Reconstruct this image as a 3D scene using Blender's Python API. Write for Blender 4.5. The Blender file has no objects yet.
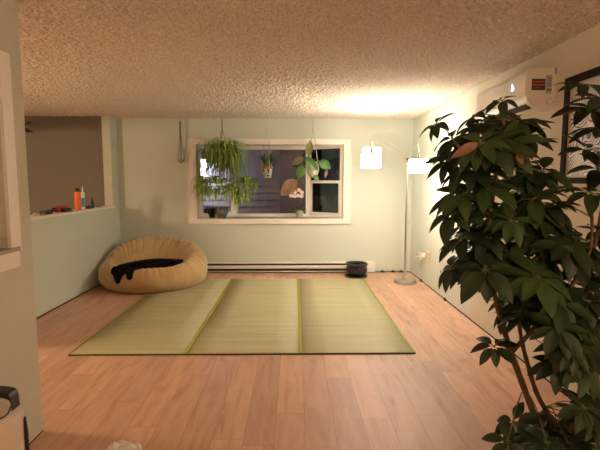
import bpy, bmesh, math, random
from mathutils import Vector, Matrix, noise
R = math.radians; PI = math.pi
sc = bpy.context.scene
COL = sc.collection
random.seed(7)

# ------------------------------------------------------------------ camera
F = 450.0; PITCH = math.atan(45/450.); YAW = math.atan(6/450.); EYE = 1.46
cd = bpy.data.cameras.new('camera'); cam = bpy.data.objects.new('camera', cd); COL.objects.link(cam)
cd.sensor_width = 36; cd.lens = 36*F/600.; cd.clip_start = .02
cam.location = (0, 0, EYE)
cam.rotation_euler = (PI/2-PITCH, 0, -YAW)
sc.camera = cam

def ray(x, y):
    a = (x-300)/F; b = (225-y)/F
    d = math.cos(PITCH)+b*math.sin(PITCH); z = -math.sin(PITCH)+b*math.cos(PITCH)
    return Vector((a*math.cos(YAW)+d*math.sin(YAW), -a*math.sin(YAW)+d*math.cos(YAW), z))
def at(x, y, Y):            # a point of the room at depth Y
    r = ray(x, y); r = r*(Y/r.y); return Vector((r.x, Y, EYE+r.z))
def atX(x, y, X):           # a point of the room on the side plane X
    r = ray(x, y); r = r*(X/r.x); return Vector((X, r.y, EYE+r.z))

# ------------------------------------------------------------------ materials
MATS = {}
def nt(name):
    m = bpy.data.materials.new(name); m.use_nodes = True
    n = m.node_tree; b = n.nodes['Principled BSDF']
    return m, n, b
def mat(name, col, rough=.6, metal=0, bump=None, emit=None, vary=None, coat=0, sub=0, trans=0):
    if name in MATS: return MATS[name]
    m, n, b = nt(name)
    b.inputs['Base Color'].default_value = (*col, 1)
    b.inputs['Roughness'].default_value = rough
    b.inputs['Metallic'].default_value = metal
    if coat: b.inputs['Coat Weight'].default_value = coat
    if trans: b.inputs['Transmission Weight'].default_value = trans
    if emit:
        b.inputs['Emission Color'].default_value = (*emit[0], 1); b.inputs['Emission Strength'].default_value = emit[1]
    tc = n.nodes.new('ShaderNodeTexCoord')
    if bump:
        t = n.nodes.new('ShaderNodeTexNoise'); t.inputs['Scale'].default_value = bump[0]; t.inputs['Detail'].default_value = 3
        n.links.new(tc.outputs['Object'], t.inputs['Vector'])
        bp = n.nodes.new('ShaderNodeBump'); bp.inputs['Strength'].default_value = bump[1]; bp.inputs['Distance'].default_value = bump[2]
        n.links.new(t.outputs['Fac'], bp.inputs['Height']); n.links.new(bp.outputs['Normal'], b.inputs['Normal'])
    if vary:   # (other colour, scale)
        t = n.nodes.new('ShaderNodeTexNoise'); t.inputs['Scale'].default_value = vary[1]; t.inputs['Detail'].default_value = 4
        n.links.new(tc.outputs['Object'], t.inputs['Vector'])
        cr = n.nodes.new('ShaderNodeValToRGB'); cr.color_ramp.elements[0].position = .35; cr.color_ramp.elements[1].position = .65
        cr.color_ramp.elements[0].color = (*col, 1); cr.color_ramp.elements[1].color = (*vary[0], 1)
        n.links.new(t.outputs['Fac'], cr.inputs['Fac']); n.links.new(cr.outputs['Color'], b.inputs['Base Color'])
    MATS[name] = m
    return m

def math_node(n, op, a, b=None):
    q = n.nodes.new('ShaderNodeMath'); q.operation = op
    for i, v in enumerate((a, b)):
        if v is None: continue
        if isinstance(v, (int, float)): q.inputs[i].default_value = v
        else: n.links.new(v, q.inputs[i])
    return q.outputs[0]

def floor_material():
    m, n, b = nt('oak_planks')
    tc = n.nodes.new('ShaderNodeTexCoord'); sp = n.nodes.new('ShaderNodeSeparateXYZ'); n.links.new(tc.outputs['Object'], sp.inputs[0])
    W, L = .176, 1.25
    u = math_node(n, 'DIVIDE', math_node(n, 'ADD', sp.outputs['X'], 20.0), W); ru = math_node(n, 'FLOOR', u); fu = math_node(n, 'FRACT', u)
    wn = n.nodes.new('ShaderNodeTexWhiteNoise'); wn.noise_dimensions = '1D'; n.links.new(ru, wn.inputs['W'])
    v = math_node(n, 'ADD', math_node(n, 'DIVIDE', math_node(n, 'ADD', sp.outputs['Y'], 20.0), L), wn.outputs['Value'])
    rv = math_node(n, 'FLOOR', v); fv = math_node(n, 'FRACT', v)
    cb = n.nodes.new('ShaderNodeCombineXYZ'); n.links.new(ru, cb.inputs[0]); n.links.new(rv, cb.inputs[1])
    w2 = n.nodes.new('ShaderNodeTexWhiteNoise'); w2.noise_dimensions = '3D'; n.links.new(cb.outputs[0], w2.inputs['Vector'])
    # grain coordinates, shifted per plank
    gx = math_node(n, 'MULTIPLY', sp.outputs['X'], 9.0); gy = math_node(n, 'ADD', math_node(n, 'MULTIPLY', sp.outputs['Y'], 1.3), math_node(n, 'MULTIPLY', w2.outputs['Value'], 37.0))
    gc = n.nodes.new('ShaderNodeCombineXYZ'); n.links.new(gx, gc.inputs[0]); n.links.new(gy, gc.inputs[1])
    g = n.nodes.new('ShaderNodeTexNoise'); g.inputs['Scale'].default_value = 1.6; g.inputs['Detail'].default_value = 8; g.inputs['Roughness'].default_value = .65; g.inputs['Distortion'].default_value = .6
    n.links.new(gc.outputs[0], g.inputs['Vector'])
    r1 = n.nodes.new('ShaderNodeValToRGB'); e = r1.color_ramp.elements
    e[0].position = .28; e[0].color = (.40, .225, .14, 1); e[1].position = .6; e[1].color = (.64, .41, .30, 1)
    k = r1.color_ramp.elements.new(.43); k.color = (.56, .34, .235, 1)
    n.links.new(g.outputs['Fac'], r1.inputs['Fac'])
    # plank tint
    r2 = n.nodes.new('ShaderNodeValToRGB'); e = r2.color_ramp.elements
    e[0].position = 0; e[0].color = (.80, .78, .76, 1); e[1].position = 1; e[1].color = (1.08, 1.04, 1.0, 1)
    n.links.new(w2.outputs['Value'], r2.inputs['Fac'])
    mx = n.nodes.new('ShaderNodeMix'); mx.data_type = 'RGBA'; mx.blend_type = 'MULTIPLY'; mx.inputs['Factor'].default_value = 1
    n.links.new(r1.outputs['Color'], mx.inputs['A']); n.links.new(r2.outputs['Color'], mx.inputs['B'])
    # knots
    kn = n.nodes.new('ShaderNodeTexVoronoi'); kn.inputs['Scale'].default_value = 1.0
    kc = n.nodes.new('ShaderNodeCombineXYZ'); n.links.new(math_node(n, 'MULTIPLY', sp.outputs['X'], 3.1), kc.inputs[0]); n.links.new(math_node(n, 'MULTIPLY', sp.outputs['Y'], 1.1), kc.inputs[1])
    n.links.new(kc.outputs[0], kn.inputs['Vector'])
    kf = n.nodes.new('ShaderNodeValToRGB'); kf.color_ramp.elements[0].position = .03; kf.color_ramp.elements[0].color = (.45, .33, .25, 1); kf.color_ramp.elements[1].position = .13; kf.color_ramp.elements[1].color = (1, 1, 1, 1)
    n.links.new(kn.outputs['Distance'], kf.inputs['Fac'])
    mk = n.nodes.new('ShaderNodeMix'); mk.data_type = 'RGBA'; mk.blend_type = 'MULTIPLY'; mk.inputs['Factor'].default_value = .8
    n.links.new(mx.outputs['Result'], mk.inputs['A']); n.links.new(kf.outputs['Color'], mk.inputs['B'])
    # seams
    su = math_node(n, 'ABSOLUTE', math_node(n, 'SUBTRACT', fu, .5)); sv = math_node(n, 'ABSOLUTE', math_node(n, 'SUBTRACT', fv, .5))
    seam = math_node(n, 'MAXIMUM', math_node(n, 'GREATER_THAN', su, .5-.0016/W), math_node(n, 'GREATER_THAN', sv, .5-.0018/L))
    ms = n.nodes.new('ShaderNodeMix'); ms.data_type = 'RGBA'; n.links.new(math_node(n, 'MULTIPLY', seam, .5), ms.inputs['Factor'])
    n.links.new(mk.outputs['Result'], ms.inputs['A']); ms.inputs['B'].default_value = (.12, .06, .035, 1)
    n.links.new(ms.outputs['Result'], b.inputs['Base Color'])
    b.inputs['Roughness'].default_value = .48
    bp = n.nodes.new('ShaderNodeBump'); bp.inputs['Strength'].default_value = .25; bp.inputs['Distance'].default_value = .003
    h = math_node(n, 'SUBTRACT', math_node(n, 'MULTIPLY', g.outputs['Fac'], .4), seam)
    n.links.new(h, bp.inputs['Height']); n.links.new(bp.outputs['Normal'], b.inputs['Normal'])
    return m

def tatami_material():
    m, n, b = nt('rush_weave')
    tc = n.nodes.new('ShaderNodeTexCoord')
    w = n.nodes.new('ShaderNodeTexWave'); w.wave_type = 'BANDS'; w.bands_direction = 'Y'; w.inputs['Scale'].default_value = 26; w.inputs['Distortion'].default_value = .4
    n.links.new(tc.outputs['Object'], w.inputs['Vector'])
    w2 = n.nodes.new('ShaderNodeTexWave'); w2.wave_type = 'BANDS'; w2.bands_direction = 'X'; w2.inputs['Scale'].default_value = 9; w2.inputs['Distortion'].default_value = .1
    n.links.new(tc.outputs['Object'], w2.inputs['Vector'])
    sp = n.nodes.new('ShaderNodeMapping'); sp.inputs['Scale'].default_value = (.5, 9, 1); n.links.new(tc.outputs['Object'], sp.inputs[0])
    t = n.nodes.new('ShaderNodeTexNoise'); t.inputs['Scale'].default_value = 2.2; t.inputs['Detail'].default_value = 4; n.links.new(sp.outputs[0], t.inputs['Vector'])
    cr = n.nodes.new('ShaderNodeValToRGB'); cr.color_ramp.elements[0].position = .3; cr.color_ramp.elements[1].position = .7
    cr.color_ramp.elements[0].color = (.42, .39, .215, 1); cr.color_ramp.elements[1].color = (.50, .465, .28, 1)
    n.links.new(t.outputs['Fac'], cr.inputs['Fac'])
    mx = n.nodes.new('ShaderNodeMix'); mx.data_type = 'RGBA'; mx.blend_type = 'MULTIPLY'
    n.links.new(math_node(n, 'MULTIPLY', math_node(n, 'ADD', w.outputs['Fac'], w2.outputs['Fac']), .08), mx.inputs['Factor'])
    n.links.new(cr.outputs['Color'], mx.inputs['A']); mx.inputs['B'].default_value = (.55, .52, .3, 1)
    n.links.new(mx.outputs['Result'], b.inputs['Base Color'])
    bp = n.nodes.new('ShaderNodeBump'); bp.inputs['Strength'].default_value = .4; bp.inputs['Distance'].default_value = .002
    n.links.new(w.outputs['Fac'], bp.inputs['Height']); n.links.new(bp.outputs['Normal'], b.inputs['Normal'])
    b.inputs['Roughness'].default_value = .55
    return m

def ceiling_material():
    m, n, b = nt('popcorn_ceiling')
    b.inputs['Roughness'].default_value = .95
    tc = n.nodes.new('ShaderNodeTexCoord')
    sn = n.nodes.new('ShaderNodeTexNoise'); sn.inputs['Scale'].default_value = 70; sn.inputs['Detail'].default_value = 2; n.links.new(tc.outputs['Object'], sn.inputs['Vector'])  # colour speckle standing in for light and shade on the lumps
    sr = n.nodes.new('ShaderNodeValToRGB'); sr.color_ramp.elements[0].position = .38; sr.color_ramp.elements[1].position = .60
    sr.color_ramp.elements[0].color = (.58, .50, .42, 1); sr.color_ramp.elements[1].color = (.80, .72, .62, 1)
    n.links.new(sn.outputs['Fac'], sr.inputs['Fac']); n.links.new(sr.outputs['Color'], b.inputs['Base Color'])
    v = n.nodes.new('ShaderNodeTexVoronoi'); v.inputs['Scale'].default_value = 75; n.links.new(tc.outputs['Object'], v.inputs['Vector'])
    t = n.nodes.new('ShaderNodeTexNoise'); t.inputs['Scale'].default_value = 45; t.inputs['Detail'].default_value = 3; n.links.new(tc.outputs['Object'], t.inputs['Vector'])
    h = math_node(n, 'ADD', math_node(n, 'MULTIPLY', math_node(n, 'SUBTRACT', 1.0, v.outputs['Distance']), .9), t.outputs['Fac'])
    bp = n.nodes.new('ShaderNodeBump'); bp.inputs['Strength'].default_value = .5; bp.inputs['Distance'].default_value = .008
    n.links.new(h, bp.inputs['Height']); n.links.new(bp.outputs['Normal'], b.inputs['Normal'])
    return m

def glass_material():
    m = bpy.data.materials.new('window_glass'); m.use_nodes = True; n = m.node_tree
    for x in list(n.nodes): n.nodes.remove(x)
    o = n.nodes.new('ShaderNodeOutputMaterial'); t = n.nodes.new('ShaderNodeBsdfTransparent'); g = n.nodes.new('ShaderNodeBsdfGlossy')
    g.inputs['Roughness'].default_value = .01; t.inputs['Color'].default_value = (.85, .87, .9, 1)
    f = n.nodes.new('ShaderNodeFresnel'); f.inputs['IOR'].default_value = 1.75
    mx = n.nodes.new('ShaderNodeMixShader')
    n.links.new(f.outputs[0], mx.inputs[0]); n.links.new(t.outputs[0], mx.inputs[1]); n.links.new(g.outputs[0], mx.inputs[2]); n.links.new(mx.outputs[0], o.inputs[0])
    return m

def leaf_material(name, a, b_, rough=.4, trans=.15):
    m, n, b = nt(name)
    tc = n.nodes.new('ShaderNodeTexCoord')
    t = n.nodes.new('ShaderNodeTexNoise'); t.inputs['Scale'].default_value = 14; n.links.new(tc.outputs['Object'], t.inputs['Vector'])
    cr = n.nodes.new('ShaderNodeValToRGB'); cr.color_ramp.elements[0].position = .35; cr.color_ramp.elements[1].position = .65
    cr.color_ramp.elements[0].color = (*a, 1); cr.color_ramp.elements[1].color = (*b_, 1)
    n.links.new(t.outputs['Fac'], cr.inputs['Fac']); n.links.new(cr.outputs['Color'], b.inputs['Base Color'])
    b.inputs['Roughness'].default_value = rough
    tr = n.nodes.new('ShaderNodeBsdfTranslucent'); n.links.new(cr.outputs['Color'], tr.inputs['Color'])
    mx = n.nodes.new('ShaderNodeMixShader'); mx.inputs[0].default_value = trans
    out = n.nodes['Material Output']
    n.links.new(b.outputs[0], mx.inputs[1]); n.links.new(tr.outputs[0], mx.inputs[2]); n.links.new(mx.outputs[0], out.inputs[0])
    return m

M_floor = floor_material(); M_tatami = tatami_material(); M_ceil = ceiling_material(); M_glass = glass_material()
M_sage = mat('sage_drywall', (.565, .60, .515), .85, bump=(60, .06, .003))
M_cream = mat('orange_peel_wall', (.60, .54, .43), .85, bump=(70, .55, .006))
M_nearwall = mat('textured_beige_wall', (.56, .53, .43), .85, bump=(75, .6, .007))
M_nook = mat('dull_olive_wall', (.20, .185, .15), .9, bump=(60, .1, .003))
M_white = mat('white_trim_paint', (.80, .75, .68), .5, bump=(20, .03, .002))
M_gap = mat('dark_gap', (.03, .022, .018), .9)
M_black = mat('black_plastic', (.012, .012, .013), .35)
M_steel = mat('brushed_steel', (.62, .59, .55), .28, 1)
M_chrome = mat('chrome', (.8, .8, .8), .12, 1)

# ------------------------------------------------------------------ mesh helpers
def add_box(bm, lo, hi, M=None):
    vs = [bm.verts.new(Vector((x, y, z)) if M is None else M @ Vector((x, y, z))) for x in (lo[0], hi[0]) for y in (lo[1], hi[1]) for z in (lo[2], hi[2])]
    for f in ((0, 1, 3, 2), (4, 6, 7, 5), (0, 4, 5, 1), (2, 3, 7, 6), (0, 2, 6, 4), (1, 5, 7, 3)):
        bm.faces.new([vs[i] for i in f])
    return vs
def bevel(bm, w, seg=2):
    bmesh.ops.bevel(bm, geom=list(bm.edges), offset=w, segments=seg, affect='EDGES', profile=.5, clamp_overlap=True)
def add_tube(bm, pts, r, seg=8, cap=True):
    pts = [Vector(p) for p in pts]
    rs = r if isinstance(r, (list, tuple)) else [r]*len(pts)
    rings = []; up = None
    for i, p in enumerate(pts):
        d = (pts[min(i+1, len(pts)-1)]-pts[max(i-1, 0)])
        if d.length < 1e-9: d = Vector((0, 0, 1))
        d.normalize()
        if up is None: up = d.orthogonal().normalized()
        else:
            up = (up-d*up.dot(d))
            up = up.normalized() if up.length > 1e-6 else d.orthogonal().normalized()
        s = d.cross(up)
        rings.append([bm.verts.new(p+(up*math.cos(a)+s*math.sin(a))*rs[i]) for a in [2*PI*k/seg for k in range(seg)]])
    for a, b in zip(rings, rings[1:]):
        for k in range(seg): bm.faces.new((a[k], a[(k+1) % seg], b[(k+1) % seg], b[k]))
    if cap: bm.faces.new(rings[0][::-1]); bm.faces.new(rings[-1])
def add_lathe(bm, prof, c=(0, 0, 0), seg=32, M=None, wob=None):
    c = Vector(c); rings = []
    for (r, z) in prof:
        if r < 1e-6:
            v = Vector((0, 0, z)); rings.append([bm.verts.new((M @ v if M else v)+c)])
        else:
            ring = []
            for k in range(seg):
                a = 2*PI*k/seg; rr = r*(wob(a, z) if wob else 1)
                v = Vector((rr*math.cos(a), rr*math.sin(a), z)); ring.append(bm.verts.new((M @ v if M else v)+c))
            rings.append(ring)
    for a, b in zip(rings, rings[1:]):
        if len(a) == 1 and len(b) == 1: continue
        if len(a) == 1:
            for k in range(seg): bm.faces.new((a[0], b[k], b[(k+1) % seg]))
        elif len(b) == 1:
            for k in range(seg): bm.faces.new((a[k], b[0], a[(k+1) % seg]))
        else:
            for k in range(seg): bm.faces.new((a[k], b[k], b[(k+1) % seg], a[(k+1) % seg]))
def add_prism(bm, poly, axis, a, b):
    """poly in the two remaining axes, extruded along axis from a to b"""
    def P(u, v, t):
        return {'x': (t, u, v), 'y': (u, t, v), 'z': (u, v, t)}[axis]
    A = [bm.verts.new(P(u, v, a)) for u, v in poly]; B = [bm.verts.new(P(u, v, b)) for u, v in poly]
    bm.faces.new(A); bm.faces.new(B[::-1]); n = len(poly)
    for i in range(n): bm.faces.new((A[i], B[i], B[(i+1) % n], A[(i+1) % n]))
def smooth_path(pts, n=8):
    pts = [Vector(p) for p in pts]; out = []
    P = [pts[0]*2-pts[1]]+pts+[pts[-1]*2-pts[-2]]
    for i in range(1, len(P)-2):
        for k in range(n):
            t = k/n; a, b, c, d = P[i-1], P[i], P[i+1], P[i+2]
            out.append(.5*((2*b)+(c-a)*t+(2*a-5*b+4*c-d)*t*t+(3*b-a-3*c+d)*t**3))
    out.append(pts[-1]); return out
def obj(name, bm, m, parent=None, smooth=False, recalc=True, label=None):
    if recalc: bmesh.ops.recalc_face_normals(bm, faces=bm.faces)
    me = bpy.data.meshes.new(name); bm.to_mesh(me); bm.free()
    for x in (m if isinstance(m, (list, tuple)) else [m]): me.materials.append(x)
    if smooth:
        for p in me.polygons: p.use_smooth = True
        if smooth != 'all': me.set_sharp_from_angle(angle=R(40))
    o = bpy.data.objects.new(name, me); COL.objects.link(o)
    if parent is not None: o.parent = parent; o.matrix_parent_inverse = Matrix.Translation(-parent.location) if not parent.parent else parent.matrix_parent_inverse.copy()
    if label: o['label'] = label
    return o
# meshes are written in room coordinates; a parent Empty at the thing's base is undone by the parent inverse
def thing(name, label, cat, loc, group=None):
    o = bpy.data.objects.new(name, None); COL.objects.link(o); o.location = loc; o.empty_display_size = .05
    o['label'] = label; o['category'] = cat
    if group: o['group'] = group
    return o
def sub(name, bm, m, parent, smooth=False, label=None):     # sub-part of a part whose own origin is the room's
    o = obj(name, bm, m, None, smooth, label=label); o.parent = parent
    o.matrix_parent_inverse = Matrix.Identity(4)
    return o
def tag(o, label, cat, group=None, kind=None):
    o['label'] = label; o['category'] = cat
    if group: o['group'] = group
    if kind: o['kind'] = kind
    return o
def struct(name, bm, m, smooth=False):
    o = obj(name, bm, m, None, smooth); o['kind'] = 'structure'; return o
def B(*boxes):
    bm = bmesh.new()
    for lo, hi in boxes: add_box(bm, lo, hi)
    return bm

# ------------------------------------------------------------------ the room
H = 2.41; XR = 1.85; YB = 7.04; XL = -2.72; XN = -1.47; YN = 2.52
struct('floor', B(((-6.2, -2.7, -.1), (2.0, 7.2, 0))), M_floor)
import numpy as np
def popcorn(x0, x1, y0, y1, step=.0085, amp=.014):
    nx = int((x1-x0)/step)+1; ny = int((y1-y0)/step)+1; rg = np.random.default_rng(4)
    h = rg.random((ny, nx))
    for _ in range(1):
        h = (2.2*h+np.roll(h, 1, 0)+np.roll(h, -1, 0)+np.roll(h, 1, 1)+np.roll(h, -1, 1))/6.2
    h = (h-h.mean())/h.std(); h = np.clip(h, -1.2, 1.8)
    xs = np.linspace(x0, x1, nx); ys = np.linspace(y0, y1, ny); X, Y = np.meshgrid(xs, ys)
    jx = (rg.random((ny, nx))-.5)*step*.6; jy = (rg.random((ny, nx))-.5)*step*.6
    jx[:, [0, -1]] = 0; jy[[0, -1], :] = 0; Z = H-.001-(h+1.2)/3*amp
    co = np.stack([X+jx, Y+jy, Z], -1).reshape(-1, 3)
    i = np.arange(nx-1)[None, :]+np.arange(ny-1)[:, None]*nx
    q = np.stack([i, i+nx, i+nx+1, i+1], -1).reshape(-1, 4)
    me = bpy.data.meshes.new('ceiling'); me.vertices.add(len(co)); me.vertices.foreach_set('co', co.ravel())
    me.loops.add(q.size); me.loops.foreach_set('vertex_index', q.ravel().astype(np.int32))
    me.polygons.add(len(q)); me.polygons.foreach_set('loop_start', np.arange(0, q.size, 4, dtype=np.int32))
    me.polygons.foreach_set('use_smooth', np.ones(len(q), dtype=bool)); me.update(calc_edges=True)
    me.materials.append(M_ceil); o = bpy.data.objects.new('ceiling', me); COL.objects.link(o); o['kind'] = 'structure'; return o
struct('ceiling', B(((-6.2, -2.7, H), (2.0, 7.2, H+.1))), M_ceil)
popcorn(-4.3, XR, 1.7, YB)
ox0, ox1, oz0, oz1 = -1.52, .78, .86, 2.015
struct('wall_back', B(((-2.84, YB, 0), (ox0, YB+.14, H)), ((ox1, YB, 0), (XR+.12, YB+.14, H)), ((ox0, YB, 0), (ox1, YB+.14, oz0)), ((ox0, YB, oz1), (ox1, YB+.14, H))), M_sage)
struct('wall_right', B(((XR, 4.60, 0), (XR+.12, YB, H))), M_sage)
struct('wall_front_right', B(((XR-.001, -2.6, 0), (XR+.12, 4.60, H))), M_cream)
bm = B(((XL-.12, 3.6, 0), (XL, 6.80, 1.05)), ((XL-.12, 6.80, 0), (XL, YB, H)))
struct('wall_left', bm, M_sage)
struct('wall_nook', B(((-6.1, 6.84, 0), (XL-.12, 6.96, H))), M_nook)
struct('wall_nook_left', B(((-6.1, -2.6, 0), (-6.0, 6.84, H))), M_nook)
struct('wall_front', B(((-6.0, -2.7, 0), (XR+.12, -2.6, H))), M_cream)
wy0, wy1, wz0, wz1 = 1.25, 2.31, 1.09, 2.03
struct('wall_near_left', B(((XN-.12, -2.6, 0), (XN, wy0, H)), ((XN-.12, wy1, 0), (XN, YN, H)), ((XN-.12, wy0, 0), (XN, wy1, wz0)), ((XN-.12, wy0, wz1), (XN, wy1, H))), M_nearwall)
struct('trim_1', B(((XL-.16, 3.58, 1.05), (XL+.035, 6.799, 1.078))), M_white)            # ledge board on the half wall
struct('floor_gap_shade', B(((-1.9, YB-.006, 0.0), (XR, YB+.001, .011)), ((XR-.006, 4.6, 0), (XR+.001, YB, .011)), ((XR-.007, -2, 0), (XR, 4.6, .011)),
                   ((XL-.001, 3.6, 0), (XL+.006, YB, .013)), ((XN-.001, -2, 0), (XN+.003, YN, .006)), ((XN-.12, YN-.001, 0), (XN, YN+.003, .006))), M_gap)  # dark strips drawn for the shade in the open gap at the wall base

# bay window
wf = thing('window_1', None, None, (0, 0, 0)); del wf['label']; del wf['category']; wf['kind'] = 'structure'
cx0, cx1, cz0, cz1 = -1.645, .88, .78, 2.085
bm = B(((cx0, YB-.022, oz1-.01), (cx1, YB, cz1)), ((cx0, YB-.022, cz0), (cx1, YB, oz0-.0)), ((cx0, YB-.022, oz0), (ox0+.01, YB, oz1-.01)), ((ox1-.01, YB-.022, oz0), (cx1, YB, oz1-.01)))
# little back-band round the casing
add_box(bm, (cx0-.008, YB-.03, cz1-.018), (cx1+.008, YB-.0, cz1+.004)); add_box(bm, (cx0-.008, YB-.03, cz0-.004), (cx1+.008, YB, cz0+.014))
add_box(bm, (cx0-.008, YB-.03, cz0), (cx0+.014, YB, cz1)); add_box(bm, (cx1-.014, YB-.03, cz0), (cx1+.008, YB, cz1))
obj('window_frame', bm, M_white, wf)
mx0, mx1, yc = -.985, .24, 7.49
bay = [(ox0, YB+.0), (ox0, YB+.13), (mx0, yc+.02), (mx1, yc+.02), (ox1, YB+.13), (ox1, YB)]
bm = bmesh.new(); add_prism(bm, bay, 'z', oz0-.05, oz0); obj('window_sill', bm, M_white, wf)
bm = bmesh.new(); add_prism(bm, bay, 'z', oz1, oz1+.05); obj('window_head', bm, M_white, wf)
bm = B(((ox0-.0, YB, oz0), (ox0+.012, YB+.05, oz1)), ((ox1-.012, YB, oz0), (ox1, YB+.05, oz1)))
obj('window_jamb', bm, M_white, wf)
def sash(p, q, mid, rail=.05, t=.045):
    """a window unit from plan point p to plan point q"""
    p = Vector((*p, 0)); q = Vector((*q, 0)); d = (q-p); L = d.length; d.normalize()
    M = Matrix.Translation(p) @ Matrix(((d.x, -d.y, 0, 0), (d.y, d.x, 0, 0), (0, 0, 1, 0), (0, 0, 0, 1)))
    bm = bmesh.new(); z0, z1 = oz0, oz1
    add_box(bm, (0, -t/2, z0), (rail, t/2, z1), M); add_box(bm, (L-rail, -t/2, z0), (L, t/2, z1), M)
    add_box(bm, (rail, -t/2, z0), (L-rail, t/2, z0+rail), M); add_box(bm, (rail, -t/2, z1-rail*1.3), (L-rail, t/2, z1), M)
    if mid:
        add_box(bm, (rail, -t/2, mid-.022), (L-rail, t/2-.012, mid+.022), M)
        add_box(bm, (rail, -t*.35, z0+rail), (rail+.028, t/2-.012, mid-.022), M); add_box(bm, (L-rail-.028, -t*.35, z0+rail), (L-rail, t/2-.012, mid-.022), M)
        add_box(bm, (rail, -t*.35, z0+rail), (L-rail, t/2-.012, z0+rail+.03), M)
    s = obj('sash', bm, M_white, wf)
    for a, b in (((z0+rail, mid-.02), (mid+.02, z1-rail*1.3)) if mid else ((z0+rail, z1-rail*1.3),)):
        bm = bmesh.new(); add_box(bm, (rail-.004, .004, a-.004), (L-rail+.004, .008, b+.004), M); sub('pane', bm, M_glass, s)
sash((ox0+.012, YB+.035), (mx0, yc), 1.43, .046)
sash((mx0, yc), (mx1, yc), None, .045)
sash((mx1, yc), (ox1-.012, YB+.035), 1.43, .046)
bm = bmesh.new()
add_tube(bm, [(mx0, yc-.01, oz0), (mx0, yc-.01, oz1)], .028, 8); add_tube(bm, [(mx1, yc-.01, oz0), (mx1, yc-.01, oz1)], .028, 8)
obj('mullion', bm, M_white, wf)

# near-left window
w2 = thing('window_2', None, None, (0, 0, 0)); del w2['label']; del w2['category']; w2['kind'] = 'structure'
bm = B(((XN, wy0-.09, wz1), (XN+.018, wy1+.085, wz1+.07)), ((XN, wy1, wz0), (XN+.018, wy1+.085, wz1)), ((XN, wy0-.09, wz0), (XN+.018, wy0, wz1)), ((XN, wy0-.09, wz0-.085), (XN+.016, wy1+.07, wz0-.0)))
obj('window_frame', bm, M_white, w2)
bm = B(((XN-.12, wy0, wz0), (XN-.10, wy1, wz1)),) ; bm.free()
bm = B(((XN-.09, wy1-.045, wz0+.02), (XN-.04, wy1, wz1)), ((XN-.09, wy0, wz0+.02), (XN-.04, wy0+.045, wz1)), ((XN-.09, wy0+.045, wz1-.045), (XN-.04, wy1-.045, wz1)), ((XN-.09, wy0+.045, wz0+.02), (XN-.04, wy1-.045, wz0+.065)))
s2 = obj('sash', bm, M_white, w2)
sub('pane', B(((XN-.068, wy0+.04, wz0+.06), (XN-.062, wy1-.04, wz1-.04))), M_glass, s2)
bm = B(((XN-.12, wy0-.0, wz0-.0), (XN+.03, wy1+.06, wz0+.022))); bevel(bm, .004)
obj('window_sill', bm, mat('greyed_sill', (.36, .31, .26), .5), w2)

# ------------------------------------------------------------------ house lights and an added fill light
def light(name, loc, W, rad, col, parent=None):
    l = bpy.data.lights.new(name, 'POINT'); l.energy = W; l.shadow_soft_size = rad; l.color = col
    o = bpy.data.objects.new(name, l); COL.objects.link(o)
    o.location = loc
    return o
WARM = (1.0, .88, .74); AMBER = (1.0, .70, .44)
def added_ceiling_light(x, y, W, label, col):  # unseen lamp added as fill for the foreground
    t = thing('added_ceiling_light', label, 'added ceiling light', (x, y, H))
    bm = bmesh.new(); add_lathe(bm, [(0, H), (.16, H), (.165, H-.02), (.15, H-.035), (0, H-.035)], (x, y, 0), 32); obj('base', bm, M_steel, t, True)
    bm = bmesh.new(); add_lathe(bm, [(0, H-.12), (.05, H-.118), (.10, H-.10), (.135, H-.07), (.145, H-.036), (0, H-.036)], (x, y, 0), 32)
    obj('glass_dome', bm, mat('glowing_dome', (.9, .85, .75), .4, emit=(AMBER, 3)), t, True)
    light('fill_light', (x, y, H-.20), W, .08, col)
added_ceiling_light(1.0, -1.3, 34, 'unseen round ceiling light added behind the camera to fill the room', AMBER)
px2, py2, pz2 = -4.3, 2.95, 1.72
t = thing('pendant_lamp', 'glowing globe pendant lamp in the side room behind the near left wall', 'pendant lamp', (px2, py2, H))
bm = bmesh.new(); add_lathe(bm, [(0, H), (.06, H), (.05, H-.03), (0, H-.035)], (px2, py2, 0), 24); obj('ceiling_rose', bm, M_steel, t, True)
bm = bmesh.new(); add_tube(bm, [(px2, py2, H-.03), (px2, py2, pz2+.2)], .004, 6); obj('cord', bm, M_black, t, True)
bm = bmesh.new(); add_lathe(bm, [(0, pz2+.145), (.03, pz2+.145), (.03, pz2+.20), (0, pz2+.20)], (px2, py2, 0), 16); obj('cap', bm, M_steel, t, True)
bm = bmesh.new(); bmesh.ops.create_uvsphere(bm, u_segments=28, v_segments=16, radius=.16, matrix=Matrix.Translation((px2, py2, pz2))); obj('glass_globe', bm, mat('glowing_globe_glass', (.9, .85, .75), .4, emit=(AMBER, 62)), t, 'all')

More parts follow.
